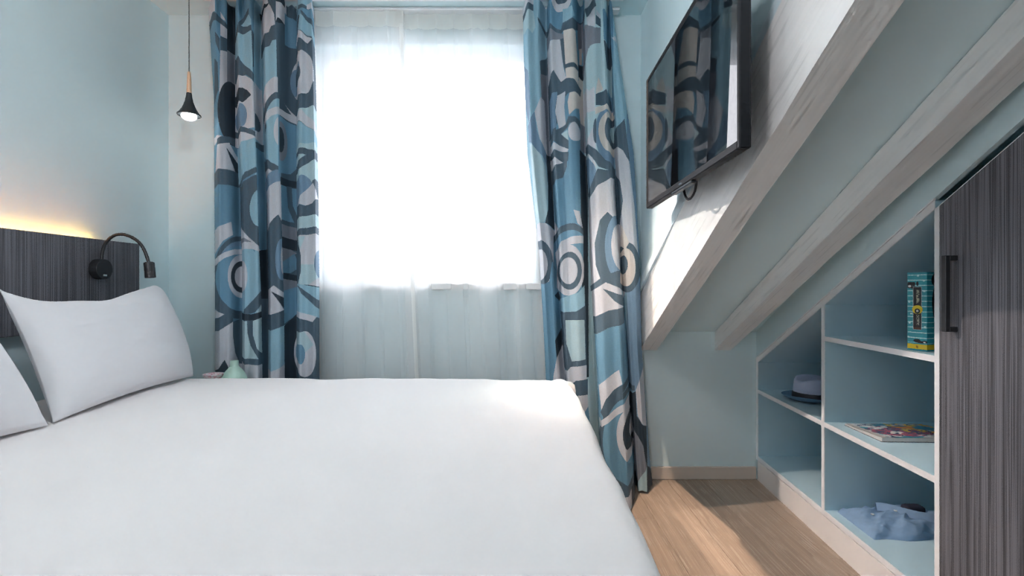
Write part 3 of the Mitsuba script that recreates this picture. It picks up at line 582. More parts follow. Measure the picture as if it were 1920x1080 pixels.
put('hem', hem(748, 787, 7, 2.492), 'sheer_tape', S1, smooth=True)
S2 = thing('sheer_curtain', 'white translucent sheer curtain panel covering the right part of the bright window', 'curtain', 'sheer curtain panels')
put('fabric', sheer_mesh(742, 992, 772, 1032, 2.562, 0.6), 'sheer', S2, smooth=True)


def tape(x0, x1, d, phase):
    t = np.linspace(0, 1, 220)
    q = x0 + (x1 - x0) * t
    pleat = np.abs(np.sin((q - 560) / 33 * math.pi + phase)) ** 0.6
    P = []
    for z in np.linspace(2.414, 2.336, 6):
        P.append(np.stack([(q - 960) * d / F, d - 0.006 + 0.018 * (pleat - .5), np.full_like(q, z)], 1))
    return grid(np.array(P))


put('heading_tape', tape(578, 757, 2.535, 0.0), 'sheer_tape', S1, smooth=True)
put('heading_tape', tape(742, 992, 2.562, 0.6), 'sheer_tape', S2, smooth=True)
RT = thing('curtain_rail', 'white ceiling curtain rail above the sheer curtain', 'curtain rail')
put('track', rbox(-1.52, 0.55, 2.52, 2.575, 2.415, ZC, 0.003), 'rail_white', RT)
put('track', rbox(-1.52, 0.55, 2.42, 2.455, 2.418, ZC, 0.003), 'rail_white', RT)

# ------------------------------------------------------------------ bed
BED_ROT = -0.024
cb, sb = math.cos(BED_ROT), math.sin(BED_ROT)


def bedpt(v):
    """local bed coordinates (length from headboard, across towards window) -> world"""
    v = np.asarray(v, float).copy()
    x, y = v[:, 0], v[:, 1]
    X = -1.78 + cb * x - sb * (y - 1.40)
    Y = 1.42 + sb * x + cb * (y - 1.40)
    v[:, 0], v[:, 1] = X, Y
    return v


def soft_box(x0, x1, y0, y1, z0, z1, r, step):
    nx, ny, nz = [max(2, int((b - a) / step)) for a, b in ((x0, x1), (y0, y1), (z0, z1))]
    faces, verts, off = [], [], 0
    def side(fix, val, a0, a1, na, b0, b1, nb, order, flip):
        nonlocal off
        A, B = np.meshgrid(np.linspace(a0, a1, na + 1), np.linspace(b0, b1, nb + 1), indexing='ij')
        P = np.zeros((na + 1, nb + 1, 3)); P[..., order[0]] = A; P[..., order[1]] = B; P[..., fix] = val
        g = grid(P); f = g.faces[:, ::-1] if flip else g.faces
        verts.append(g.vertices); faces.append(f + off); off += len(g.vertices)
    side(2, z1, x0, x1, nx, y0, y1, ny, (0, 1), False); side(2, z0, x0, x1, nx, y0, y1, ny, (0, 1), True)
    side(0, x1, y0, y1, ny, z0, z1, nz, (1, 2), False); side(0, x0, y0, y1, ny, z0, z1, nz, (1, 2), True)
    side(1, y1, x0, x1, nx, z0, z1, nz, (0, 2), True); side(1, y0, x0, x1, nx, z0, z1, nz, (0, 2), False)
    m = trimesh.Trimesh(np.vstack(verts), np.vstack(faces), process=False)
    m.merge_vertices()
    v = m.vertices
    q = np.clip(v, [x0 + r, y0 + r, z0 + r], [x1 - r, y1 - r, z1 - r])
    dlt = v - q; ln = np.linalg.norm(dlt, axis=1, keepdims=True)
    v = np.where(ln > 1e-9, q + r * dlt / np.maximum(ln, 1e-9), v)
    m = trimesh.Trimesh(v, m.faces, process=False); m.fix_normals()
    return m


BEDLEN, BY0, BY1, BZ = 2.025, 0.42, 2.24, 0.600
BEDK = thing('bed', 'wide double bed made up with smooth white bedding in front of the window', 'bed')
du = soft_box(0.035, BEDLEN, BY0, BY1, 0.26, BZ, 0.05, 0.022)
v = du.vertices.copy()
n3 = meshkit.fbm(v * [3.2, 3.2, 5], 3, 4) - 0.5
n4 = meshkit.fbm(v * [11, 11, 11], 2, 8) - 0.5
nrm = du.vertex_normals
edge = np.clip((np.minimum(BEDLEN - v[:, 0], BY1 - v[:, 1])) / 0.25, 0, 1)
v += nrm * (0.016 * n3 + 0.006 * n4 * (1.4 - edge))[:, None]
# a small pinched fold at the far foot corner
cx = np.exp(-(((v[:, 0] - BEDLEN) / 0.07) ** 2 + ((v[:, 1] - BY1 + 0.06) / 0.05) ** 2))
v += nrm * (0.018 * cx * np.sin((v[:, 1] - v[:, 0]) * 90))[:, None]
du.vertices = v
du.vertices = bedpt(du.vertices)
put('duvet', du, 'linen', BEDK, smooth=60)
bb = rbox(0.06, BEDLEN - 0.05, BY0 + 0.05, BY1 - 0.05, 0.12, 0.30, 0.01); bb.vertices = bedpt(bb.vertices)
put('base', bb, 'dark_laminate', BEDK)
for lx in (0.12, BEDLEN - 0.18):
    for ly in (BY0 + 0.15, BY1 - 0.17):
        lg = trimesh.creation.cylinder(0.025, 0.125, sections=20); lg.apply_translation((lx, ly, 0.0625)); lg.vertices = bedpt(lg.vertices)
        put('leg', lg, 'black_metal', BEDK, smooth=30)

HB = thing('headboard', 'dark streaked wood headboard panel on the left wall, lit from behind its top edge', 'headboard')
put('panel', rbox(XL + 0.034, XL + 0.054, 0.40, 2.325, 0.83, 1.206, 0.0015), 'dark_laminate', HB)
put('backing', box(XL + 0.0005, XL + 0.034, 0.45, 2.25, 0.86, 1.175), 'black_metal', HB)
led = box(XL + 0.006, XL + 0.028, 0.50, 2.12, 1.1755, 1.182)
put('light_strip', led, 'lens_dull', HB, label='warm white light strip glowing behind the panel', emitter={'type': 'area', 'radiance': rgb(*LED)})


def pillow(c_bl, c_br, c_tr, c_tl, thick, seed, name, label, ears=0.05, sag=0.055, bulge=0.03):
    """corner points (bottom left, bottom right, top right, top left) seen from the front"""
    c = [np.array(q, float) for q in (c_bl, c_br, c_tr, c_tl)]
    n = 70
    nrm = np.cross(c[1] - c[0], c[3] - c[0]); nrm /= np.linalg.norm(nrm)
    s = np.linspace(-1, 1, n)
    Uu, Vv = np.meshgrid(s, s, indexing='ij')
    # sides pulled in between the corners
    uu = Uu * (1 - ears * (1 - Vv ** 2)); vv = Vv * (1 - ears * 1.3 * (1 - Uu ** 2))
    a, b = (uu + 1) / 2, (vv + 1) / 2
    base = ((1 - a) * (1 - b))[..., None] * c[0] + (a * (1 - b))[..., None] * c[1] + (a * b)[..., None] * c[2] + ((1 - a) * b)[..., None] * c[3]
    # top edge sags between its corners, far side bulges, far top corner is rounded
    ta = np.clip((Uu + 1) / 2, 0, 1)
    base[..., 2] -= sag * np.clip(b, 0, 1) ** 3 * np.sin(np.pi * ta ** 0.72) ** 1.2 * (1 + 0.10 * np.sin(ta * 14))
    base[..., 1] += bulge * ta ** 4 * np.sin(np.pi * np.clip(b, 0, 1) ** 0.9)
    rc = np.clip((ta - 0.93) / 0.07, 0, 1) ** 2 * np.clip((b - 0.90) / 0.10, 0, 1) ** 2
    base[..., 2] -= 0.030 * rc; base[..., 1] -= 0.022 * rc
    h = np.clip(1 - np.abs(Uu) ** 2.6, 0, 1) ** 0.55 * np.clip(1 - np.abs(Vv) ** 2.6, 0, 1) ** 0.55
    wr = meshkit.fbm(np.stack([Uu * 3 + seed, Vv * 3, Uu * 0], -1), 3, seed) - 0.5
    edge = np.clip(np.minimum(1 - np.abs(Uu), 1 - np.abs(Vv)) / 0.25, 0, 1)
    front = base + nrm * (thick * h * (1 + 0.16 * wr) + 0.008 * wr * edge + 0.002)[..., None]
    back = base - nrm * (thick * 0.8 * h + 0.002)[..., None]
    g1, g2 = grid(front), grid(back)
    m = trimesh.Trimesh(np.vstack([g1.vertices, g2.vertices]), np.vstack([g1.faces, g2.faces[:, ::-1] + len(g1.vertices)]), process=False)
    # close the seam
    idx = np.arange(n * n).reshape(n, n)
    ring = np.r_[idx[:-1, 0], idx[-1, :-1], idx[:0:-1, -1], idx[0, :0:-1]]
    f = []
    for i in range(len(ring)):
        a_, b_ = ring[i], ring[(i + 1) % len(ring)]
        f += [[a_, a_ + n * n, b_ + n * n], [a_, b_ + n * n, b_]]
    m = trimesh.Trimesh(m.vertices, np.vstack([m.faces, f]), process=False); m.fix_normals()
    return put(name, m, 'pillow_linen', smooth=60, label=label, cat='pillow', group='white pillows on the bed')


# front faces +x (away from headboard): bottom left = near camera side
pillow((-1.345, 1.455, 0.605), (-1.43, 2.225, 0.605), (-1.555, 2.185, 1.020), (-1.57, 1.520, 0.995), 0.085, 3, 'pillow', 'plump white pillow leaning upright against the headboard below the reading lamp')
pillow((-1.34, 0.62, 0.605), (-1.335, 1.425, 0.605), (-1.57, 1.40, 1.0), (-1.57, 0.66, 1.0), 0.085, 11, 'pillow', 'white pillow cut off by the left edge of the picture')

# ------------------------------------------------------------------ reading lamp
RL = thing('reading_lamp', 'black gooseneck reading lamp with a round base on the headboard', 'lamp')
hx = XL + 0.054
ly, lz = 2.085, 1.079
base = lathe([(0, 0), (0.040, 0), (0.0425, 0.002), (0.0425, 0.031), (0.041, 0.034), (0, 0.0345)], 48)
base.apply_transform(trimesh.transformations.rotation_matrix(math.pi / 2, [0, 1, 0])); base.apply_translation((hx + .0004, ly, lz))
put('base', base, 'black_metal', RL, smooth=35)
sw = cat(rbox(hx + .033, hx + .0385, ly - .009, ly + .009, lz - .030, lz - .022, .002))
put('switch', sw, 'chrome', RL, label='small silver switch')
pts = [(hx + .022, ly, lz + .038), (hx + .024, ly, lz + .07), (hx + .042, ly, lz + .115), (hx + .085, ly, lz + .145), (hx + .135, ly, lz + .140), (hx + .185, ly, lz + .105), (hx + .212, ly, lz + .05), (hx + .219, ly, lz + .028)]
sp = smooth_path(pts, 90)
put('gooseneck', tube(sp, 0.0062 + 0.0005 * np.sin(np.arange(90) * 2.0), 14), 'black_metal', RL, smooth=60)
head = lathe([(0.006, 0.068), (0.0115, 0.0675), (0.019, 0.064), (0.0195, 0.060), (0.0195, 0.030), (0.0188, 0.028), (0.0188, 0.026), (0.0195, 0.024), (0.0195, 0.014), (0.0188, 0.012), (0.0195, 0.010), (0.0195, 0.001), (0.018, 0), (0.0165, 0.0), (0.0165, 0.006), (0, 0.006)][::-1], 36)
tilt = trimesh.transformations.rotation_matrix(-0.09, [0, 1, 0]); head.apply_transform(tilt); head.apply_translation((hx + .226, ly, lz - .036))
put('head', head, 'black_metal', RL, smooth=35)

# ------------------------------------------------------------------ pendant lamp
PL = thing('pendant_lamp', 'small black bell pendant lamp with wooden stem hanging beside the left curtain', 'lamp')
py_ = 2.335; sP = F / py_; pxx = (354.5 - 960) / sP
zz = lambda y: 1 - (y - 540) / sP
put('cord', tube([(pxx, py_, zz(136)), (pxx, py_, 1.2 + zz(136) / 2), (pxx, py_, ZC - 0.02)], 0.0022, 10), 'cord_grey', PL, smooth=40)
can = lathe([(0, 0), (0.045, 0), (0.047, 0.003), (0.047, 0.018), (0.045, 0.0205), (0, 0.0205)], 40); can.apply_translation((pxx, py_, ZC - 0.0205))
put('ceiling_rose', can, 'black_metal', PL, smooth=35)
z0 = zz(217)
stem = lathe([(0, zz(178)), (0.0105, zz(178)), (0.0098, zz(165)), (0.0078, zz(145)), (0.0062, zz(136)), (0.0055, zz(135)), (0, zz(135))], 32); stem.apply_translation((pxx, py_, 0))
put('stem', stem, 'wood_stem', PL, smooth=35, label='pale wooden stem')
prof = [(0.044, z0 + .003), (0.0485, z0), (0.0500, z0 + .002), (0.0485, z0 + 0.006), (0.0400, zz(211)), (0.0310, zz(205)), (0.0235, zz(198)), (0.0178, zz(191)), (0.0135, zz(183)), (0.0112, zz(176)), (0.0104, zz(174.5)), (0.0, zz(174))]
sh = lathe(prof, 48)
inner = lathe([(0, zz(196)), (0.018, zz(200)), (0.030, zz(208)), (0.044, z0 + .003)][::-1], 48)
sh = cat(sh, inner); sh.apply_translation((pxx, py_, 0))
put('shade', sh, 'gunmetal', PL, smooth=35)
ln = trimesh.creation.icosphere(3, 1.0); ln.vertices = ln.vertices * [0.033, 0.033, 0.021]; ln.apply_translation((pxx, py_, z0 - 0.002))
put('lens', ln, 'lens_dull', PL, smooth=True, label='glowing glass lens', emitter={'type': 'area', 'radiance': rgb(14.0, 13.7, 13.2)})

# ------------------------------------------------------------------ nightstand with vase and dish
NS = thing('nightstand', 'low bedside shelf between bed and window, hidden behind the bed', 'nightstand')
NZ = 0.562
put('top', rbox(XL, -1.13, 2.268, 2.376, NZ - 0.02, NZ, 0.002), 'plinth_white', NS)
put('body', rbox(XL + .015, -1.15, 2.272, 2.37, 0.0, NZ - 0.02, 0.002), 'plinth_white', NS)
mat('mint', (0.48, 0.68, 0.58), 0.35, clearcoat=0.4)
vx, vy = (439.5 - 960) * 2.318 / F, 2.318
vs = lathe([(0, 0), (0.053, 0), (0.055, 0.006), (0.052, 0.022), (0.040, 0.047), (0.026, 0.064), (0.0185, 0.072), (0.0172, 0.092), (0.0185, 0.098), (0.015, 0.098), (0.0145, 0.075), (0, 0.07)], 48)
vs.apply_translation((vx, vy, NZ + 0.0003))
put('bottle_vase', vs, 'mint', smooth=35, label='small pale green vase with a wide base and short neck standing beside the bed', cat='vase')
mat('dish_print', mikit.proc(lambda p, n, uv: mixc((0.82, 0.78, 0.80), (0.70, 0.34, 0.40), sst(0.56, 0.66, N(p.x * 190, p.y * 190, p.z * 190)))), 0.3)
dx = (400 - 960) * 2.318 / F
ds = lathe([(0, 0), (0.022, 0), (0.024, 0.004), (0.030, 0.014), (0.044, 0.031), (0.0455, 0.037), (0.0435, 0.037), (0.030, 0.018), (0.020, 0.009), (0, 0.008)], 48)
ds.apply_translation((dx, 2.318, NZ + 0.0003))
put('dish', ds, 'dish_print', smooth=35, label='small pink and white patterned dish left of the green vase', cat='dish')

# ------------------------------------------------------------------ television
TVX = 0.542; ty0, ty1, tz0, tz1 = 1.157, 2.047, 1.327, 1.856
_tvR = trimesh.transformations.rotation_matrix(-0.0255, [0, 0, 1], [TVX, 1.60, 0])
def tvput(name, m, mat_, **k):
    m.apply_transform(_tvR)
    return put(name, m, mat_, TV, **k)
TV = thing('television', 'black flat screen television on the dormer wall reflecting the patterned curtain', 'television')
bz = 0.016
fr = cat(rbox(TVX, TVX + .028, ty0, ty0 + bz, tz0, tz1, .003), rbox(TVX, TVX + .028, ty1 - bz, ty1, tz0, tz1, .003),
         rbox(TVX, TVX + .028, ty0 + bz - .002, ty1 - bz + .002, tz0, tz0 + bz + .006, .003), rbox(TVX, TVX + .028, ty0 + bz - .002, ty1 - bz + .002, tz1 - bz, tz1, .003))
tvput('bezel', fr, 'black_plastic')
tvput('screen', box(TVX + .003, TVX + .006, ty0 + bz - .001, ty1 - bz + .001, tz0 + bz, tz1 - bz + .001), 'tv_glass')
bk = hull(np.vstack([box(TVX + .0065, TVX + .027, ty0 + .004, ty1 - .004, tz0 + .004, tz1 - .004).vertices, box(TVX + .03, TVX + .052, ty0 + .10, ty1 - .10, tz0 + .04, tz1 - .12).vertices]))
tvput('back_housing', bk, 'black_plastic')
tvput('sensor', rbox(TVX + .001, TVX + .02, 1.50, 1.70, tz0 - .009, tz0 + .001, .003), 'gunmetal')
tvput('sensor_light', rbox(TVX - .0005, TVX + .003, 1.585, 1.612, tz0 + .006, tz0 + .012, .001), 'chrome', label='small silver badge')
mp = cat(rbox(TVX + .050, TVX + .066, 1.45, 1.75, 1.50, 1.72, .004), rbox(TVX + .064, XC - .012, 1.57, 1.63, 1.60, 1.66, .004), rbox(XC - .014, XC - .0003, 1.52, 1.68, 1.55, 1.74, .003))
put('wall_mount', mp, 'black_metal', TV)
lp = [(TVX + .03, 1.66, tz0 + .03), (TVX + .034, 1.655, tz0 - .012), (TVX + .034, 1.63, tz0 - .034), (TVX + .034, 1.59, tz0 - .036), (TVX + .034, 1.56, tz0 - .018), (TVX + .03, 1.545, tz0 + .03)]
put('cable', tube(smooth_path(lp, 40), 0.004, 10), 'black_plastic', TV, smooth=50)

# ------------------------------------------------------------------ shelf unit under the slope (slightly turned)
ROT = 0.0785
def cabx(y): return 1.280 - ROT * (D - y)
XB = 1.90
SU = thing('shelf_unit', 'built-in open shelf unit with pale blue compartments and white edges under the sloped ceiling', 'shelf unit')
def opening_z(y): return 1.219 + 0.511 * (1.3957 - y)
def slab_xy(y0, y1, z0, z1, inset=0.0, back=XB, za=None):
    """board between the sloping front line and the back, from y0 to y1"""
    P = []
    for y in (y0, y1):
        for x in (cabx(y) + inset, back):
            for k, z in enumerate((z0, z1)):
                P.append((x, y, z))
    return hull(P)


def edged(name, y0, y1, z0, z1, mat_body='shelf_blue', label=None):
    k = put(name, slab_xy(y0, y1, z0, z1, 0.003), mat_body, SU)
    put('edge_band', slab_xy(y0, y1, z0, z1, 0.0, None) if False else hull([(cabx(y) + dx_, y, z) for y in (y0, y1) for dx_ in (0, .003) for z in (z0, z1)]), 'shelf_edge', k, label='white front edge')
    return k


yE, yd0, yd1, yp0, yp1 = D - 0.018, 1.953, 1.974, 1.374, 1.392
ztop = lambda y: opening_z(y)
# uprights (tops cut to the slope)
def upright(y0, y1, zb):
    g = 0.0005
    body = hull([(x, y, z) for y in (y0, y1) for x in (cabx(y) + .003, XB) for z in (zb, ztop(y) - g)])
    k = put('upright', body, 'shelf_blue', SU)
    put('edge_band', hull([(x, y, z) for y in (y0, y1) for x in (cabx(y), cabx(y) + .003) for z in (zb, ztop(y) - g)]), 'shelf_edge', k, label='white front edge')
ZB0, ZB1 = 0.104, 0.1244
upright(yd0, yd1, ZB1); upright(yp0, yp1, 0.0)
upright(yE - 0.0002, D - 0.0005, ZB1)
edged('bottom_board', yp1, D - 0.0005, ZB0, ZB1)
edged('shelf', yd1, yE, 0.4530, 0.4715)
edged('shelf', yp1, yd0, 0.4530, 0.4715)
edged('shelf', yp1, yd0, 0.7915, 0.8095)
put('back_panel', slab_xy(yp1, D - .0005, ZB1, 0.60, 0.0, XB + .0) if False else hull([(x, y, z) for y in (yp1, D - .001) for x in (XB, XB + .012) for z in (ZB0, ztop(y))]), 'shelf_blue', SU)
# plinth
put('plinth', hull([(cabx(y) + dx_, y, z) for y in (yp1, D - .0145) for dx_ in (0.001, .018) for z in (0.0, ZB0 - 0.004)]), 'plinth_white', SU, label='cream plinth board')
# sloping top board and its white edge
def sloped(y0, y1, o0, o1, x_off, x_end, m, parent, name, label=None):
    return put(name, hull([(x, y, opening_z(y) + o) for y in (y0, y1) for x in (cabx(y) + x_off, x_end if x_end else cabx(y) + x_off + .003) for o in (o0, o1)]), m, parent, label=label)
tb = sloped(yp1, D - .001, 0.0, 0.025, 0.003, XB, 'shelf_blue', SU, 'top_board')
sloped(yp1, D - .001, 0.0, 0.025, 0.0, None, 'shelf_edge', tb, 'edge_band', 'white front edge')
# fascia between top board and roof
put('fascia', hull([(cabx(y) + dx_, y, z) for y in (0.80, D - .001) for dx_ in (0.0, .016) for z in (opening_z(y) + 0.031, roof_z(y) + 0.02)]), 'paint', SU)
put('shadow_board', hull([(x, y, z) for y in (0.80, yp1) for x in (cabx(y) + 0.055, XB) for z in (opening_z(y) + 0.004, opening_z(y) + 0.026)]), 'shelf_blue', SU)
put('cover_strip', hull([(cabx(y) + dx_, y, opening_z(y) + o) for y in (yp1, D - .001) for dx_ in (-0.002, .004) for o in (0.0265, 0.0305)]), 'shelf_edge', SU)

# wardrobe door beyond the shelves
WD = thing('wardrobe', 'dark streaked wood wardrobe door with slanted top beside the open shelves', 'wardrobe')
dy1, dy0 = yp0 - 0.002, 0.80
dz = lambda y: opening_z(y) - 0.004
dr_ = put('door', hull([(cabx(y) + dx_, y, z) for y in (dy0, dy1) for dx_ in (-0.001, .018) for z in (0.012, dz(y))]), 'dark_laminate', WD)
put('top_edge', hull([(cabx(y) + dx_, y, dz(y) + o) for y in (dy0, dy1) for dx_ in (-0.001, .018) for o in (0.0, 0.003)]), 'shelf_edge', dr_)
put('body', hull([(x, y, z) for y in (dy0, dy1 - .02) for x in (cabx(y) + .021, XB) for z in (0.0, dz(y) - .02)]), 'dark_laminate', WD)
hy = 1.318; hxx = cabx(hy)
hs = 0.007
hd = cat(rbox(hxx - .033, hxx - .021, hy - hs, hy + hs, 0.884, 1.086, .001), rbox(hxx - .022, hxx + .0005, hy - hs, hy + hs, 0.884, 0.897, .001), rbox(hxx - .022, hxx + .0005, hy - hs, hy + hs, 1.073, 1.086, .001))
put('handle', hd, 'black_metal', dr_, label='black bar handle')

# ------------------------------------------------------------------ game box on the top shelf
def box_front(p, n, uv):
    u, v = uv.x, uv.y              # u 0..1 across the front, 1..2.2 the side; v 0..1 up
    side = u > 1.0
    uu = dr.select(side, u - 1.0, u)
    c = mixc((0.022, 0.24, 0.30), (0.030, 0.29, 0.33), N(u * 8, v * 30))
    c = mi.Color3f(c)
    def sel(mask, col):
        nonlocal c
        c = dr.select(mask, mi.Color3f(*col), c)
    white = (0.62, 0.80, 0.80)
    rows = v * 15.0
    fr_ = rows - dr.floor(rows)
    sel((fr_ > 0.40) & (fr_ < 0.56) & (v > 0.10) & (v < 0.97), white)
    for k, (a, b) in enumerate([(.55, .955), (.85, .89), (.86, .76), (.1, .62), (.2, .47), (.12, .35), (.9, .31), (.05, .17)]):
        sel((dr.abs(u - a) < 0.05) & (dr.abs(v - b) < 0.010), white)
    black = (0.006, 0.006, 0.010)
    # climbing animal silhouettes: plain blobs
    def el(cx_, cy_, rx, ry, col): sel(dr.square((u - cx_) / rx) + dr.square((v - cy_) / ry) < 1, col)
    for q in [(.16, .855, .22, .022), (.34, .850, .07, .028), (.52, .855, .06, .028), (.12, .825, .16, .030), (.35, .80, .14, .022)]: el(*q, black)
    el(.12, .822, .085, .014, (0.75, .75, .75))
    for q in [(.50, .128, .18, .022), (.70, .112, .22, .014), (.90, .118, .12, .017)]: el(*q, black)
    el(.88, .113, .06, .008, (.75, .75, .75))
    sel((u < 1.0) & (dr.abs(u - 0.515) < 0.225) & (v > 0.268) & (v < 0.815), (0.55, 0.56, 0.56))
    sel((u < 1.0) & (dr.abs(u - 0.515) < 0.205) & (v > 0.272) & (v < 0.811), black)
    sel((u < 1.0) & (dr.abs(u - 0.515) < 0.205) & (v > 0.272) & (v < 0.30), (0.06, 0.02, 0.01))
    # lettering too small to read: a column of narrow glyph strokes
    g = v * 70.0; gi = dr.floor(g); gf = g - gi
    stroke = (mikit.cell_rand(gi, dr.floor(u * 16)) > 0.42) & (gf < 0.72)
    sel((dr.abs(u - 0.54) < 0.07) & (v > .60) & (v < .775) & stroke, (0.55, 0.53, 0.40))
    sel((dr.abs(u - 0.54) < 0.07) & (v > .33) & (v < .455) & stroke, (0.55, 0.53, 0.45))
    el(.515, .525, .27, .055, (0.68, 0.50, 0.02)); el(.515, .505, .14, .033, black); el(.515, .508, .06, .014, (.7, .7, .7))
    # side face: large dark figure
    for q in [(1.75, .62, .40, .26), (1.9, .42, .35, .16), (1.8, .90, .5, .10)]: el(*q, black)
    sel((v < 0.085) & (v > 0.022), (0.62, 0.42, 0.01))
    sel((v < 0.022) | (v > 0.985), (0.020, 0.20, 0.25))
    sel((dr.abs(u - .5) < .05) & (v > .035) & (v < .065), (.25, .12, .01))
    return c


mat('box_print', mikit.proc(box_front), 0.35)
bx0, by0_, bw, bd, bh = 1.244, 1.478, 0.060, 0.075, 0.238
zb = 0.8098
# corners: front face (towards -x) from far y to near y; side face (towards camera) along +x
def quad(pts, uvs):
    return trimesh.Trimesh(pts, [[0, 1, 2], [0, 2, 3]], process=False), uvs
c_n = np.array([bx0, by0_]); ax = np.array([math.cos(ROT), -math.sin(ROT)]); ay = np.array([math.sin(ROT), math.cos(ROT)])
ax = np.array([math.cos(-0.18), math.sin(-0.18)]); ay = np.array([math.sin(0.18) * -1 + 0.0, math.cos(0.18)])
ay = np.array([-0.289, 0.957]); ax = np.array([0.957, 0.289])
P0 = np.array([1.2365, 1.478]); P1 = P0 + ay * 0.0555; P2 = P0 + ax * bd; P3 = P1 + ax * bd
def p3(p, z): return [p[0], p[1], z]
faces_, uvs_, verts_ = [], [], []
def addq(a, b, u0, u1, za=zb, zt=zb + bh):
    o = len(verts_)
    verts_.extend([p3(a, za), p3(b, za), p3(b, zt), p3(a, zt)]); uvs_.extend([(u0, 0), (u1, 0), (u1, 1), (u0, 1)])
    faces_.extend([[o, o + 1, o + 2], [o, o + 2, o + 3]])
addq(P1, P0, 0, 1); addq(P0, P2, 1, 2.2); addq(P2, P3, 0, 1); addq(P3, P1, 1, 2.2)
o = len(verts_); verts_.extend([p3(q, zb + bh) for q in (P0, P2, P3, P1)]); uvs_.extend([(.5, .99)] * 4); faces_.extend([[o, o + 1, o + 2], [o, o + 2, o + 3]])
o = len(verts_); verts_.extend([p3(q, zb) for q in (P0, P1, P3, P2)]); uvs_.extend([(.5, .01)] * 4); faces_.extend([[o, o + 1, o + 2], [o, o + 2, o + 3]])
GB = thing('game_box', 'tall teal game box with white stripes and yellow base on the top shelf', 'box')
put('carton', trimesh.Trimesh(verts_, faces_, process=False), 'box_print', GB, uv=np.array(uvs_))

# ------------------------------------------------------------------ magazine on the middle shelf
MZ = thing('magazine', 'thick magazine with colourful cover lying on the middle shelf', 'magazine')
def mix_grey(u, v):
    return mixc((0.34, 0.36, 0.38), (0.62, 0.62, 0.60), N(u * 40, v * 40))


def cover(p, n, uv):
    u, v = uv.x, uv.y
    a = N(u * 16, v * 16); b = N(u * 30 + 5, v * 26); e = N(u * 9, v * 9 + 9)
    strp = dr.sin((u * 1.2 + v * 0.6) * 90 + 8 * e) > 0.1
    c = mix_grey(u, v)
    mid = (dr.square((u - .42) / .36) + dr.square((v - .42) / .36)) < 1
    c = dr.select(mid, dr.select(strp, mi.Color3f(.52, .06, .06), mi.Color3f(.05, .04, .12)), c)
    c = dr.select(mid & (a > .62), mi.Color3f(.75, .72, .66), c)
    c = dr.select((a > .55) & (u > .45) & (v > .3), mi.Color3f(.75, .45, .03), c)
    c = dr.select((b > .66) & (u < .9), mi.Color3f(.02, .04, .09), c)
    c = dr.select((dr.square((u - .62) / .13) + dr.square((v - .72) / .12)) < 1, mi.Color3f(.72, .22, .02), c)
    c = dr.select((e > .62) & ~mid, mi.Color3f(.03, .20, .28), c)
    c = dr.select((u < .06), mi.Color3f(.40, .36, .32), c)
    return c
mat('magazine_cover', mikit.proc(cover), 0.3, clearcoat=0.3)
def pages(p, n, uv):
    return mixc((0.42, 0.40, 0.38), (0.66, 0.63, 0.60), N(p.z * 2600, p.x * 20, p.y * 20))
mat('pages', mikit.proc(pages), 0.6)
zs = 0.4717
# near-left corner (1.266, 1.70), spine-free edge runs away in depth, long side along x
mc = np.array([1.268, 1.700]); m_u = np.array([math.cos(-0.03), math.sin(-0.03)]); m_v = np.array([math.sin(0.05), math.cos(0.05)])
ml, mw, mt = 0.29, 0.208, 0.017
nu, nv = 30, 20
def mpt(a, b, h):
    q = mc + m_u * (a * ml) + m_v * (b * mw); return [q[0], q[1], zs + h]
thk = lambda a, b: mt * (1 - 0.55 * b ** 1.5) * (0.9 + 0.1 * math.sin(a * 2.2))
topv = np.array([[mpt(i / nu, j / nv, thk(i / nu, j / nv)) for j in range(nv + 1)] for i in range(nu + 1)])
uvm = np.array([[(i / nu, j / nv) for j in range(nv + 1)] for i in range(nu + 1)]).reshape(-1, 2)
g = grid(topv)
put('cover', g, 'magazine_cover', MZ, smooth=True, uv=uvm)
pg = hull([mpt(a, b, h * thk(a, b) + (0.0012 if h == 0 else -0.0009)) for a in (0.004, .996) for b in (0.006, .994) for h in (0, 1)])
put('page_block', pg, 'pages', MZ)
mat('back_cover', (0.03, 0.03, 0.035), 0.4)
put('back_cover', hull([mpt(a, b, h) for a in (0, 1) for b in (0, 1) for h in (0.0001, .0011)]), 'back_cover', MZ)

# ------------------------------------------------------------------ hat on the far middle shelf
mat('hat_felt', mikit.proc(lambda p, n, uv: mi.Color3f(0.44, 0.50, 0.66) * (0.9 + 0.2 * N(p.x * 900, p.y * 900, p.z * 900))), 0.8)
mat('hat_brim_felt', (0.085, 0.17, 0.26), 0.8)
mat('hat_ribbon', (0.008, 0.009, 0.016), 0.5)
HT = thing('hat', 'pale blue trilby hat with black band on the shelf of the far compartment', 'hat')
hxc, hyc, hz = 1.428, 2.335, 0.4722
def ring_surface(profile, nseg=72, oval=1.12, fnz=None):
    P = np.zeros((len(profile), nseg + 1, 3))
    for i, (r, z) in enumerate(profile):
        for j in range(nseg + 1):
            th = 2 * math.pi * j / nseg
            x, y, zq = r * oval * math.cos(th), r * math.sin(th), z
            if fnz: x, y, zq = fnz(x, y, zq, r, th, i)
            P[i, j] = (x, y, zq)
    return P
def place_h(m):
    m.apply_transform(trimesh.transformations.rotation_matrix(0.2, [0, 0, 1])); m.apply_translation((hxc, hyc, hz)); return m
def brimf(x, y, z, r, th, i):
    w = max(0, (r - 0.088) / 0.045)
    up = 0.022 * w ** 2 * (0.35 + 0.65 * (0.5 - 0.5 * math.cos(th))) + 0.004 * w * math.sin(2 * th)
    return x, y, z + up
bp = ring_surface([(0.084, 0.012), (0.095, 0.006), (0.108, 0.004), (0.120, 0.0045), (0.131, 0.006), (0.132, 0.0075), (0.130, 0.0085), (0.118, 0.007), (0.105, 0.0065), (0.095, 0.009), (0.084, 0.015)], fnz=brimf)
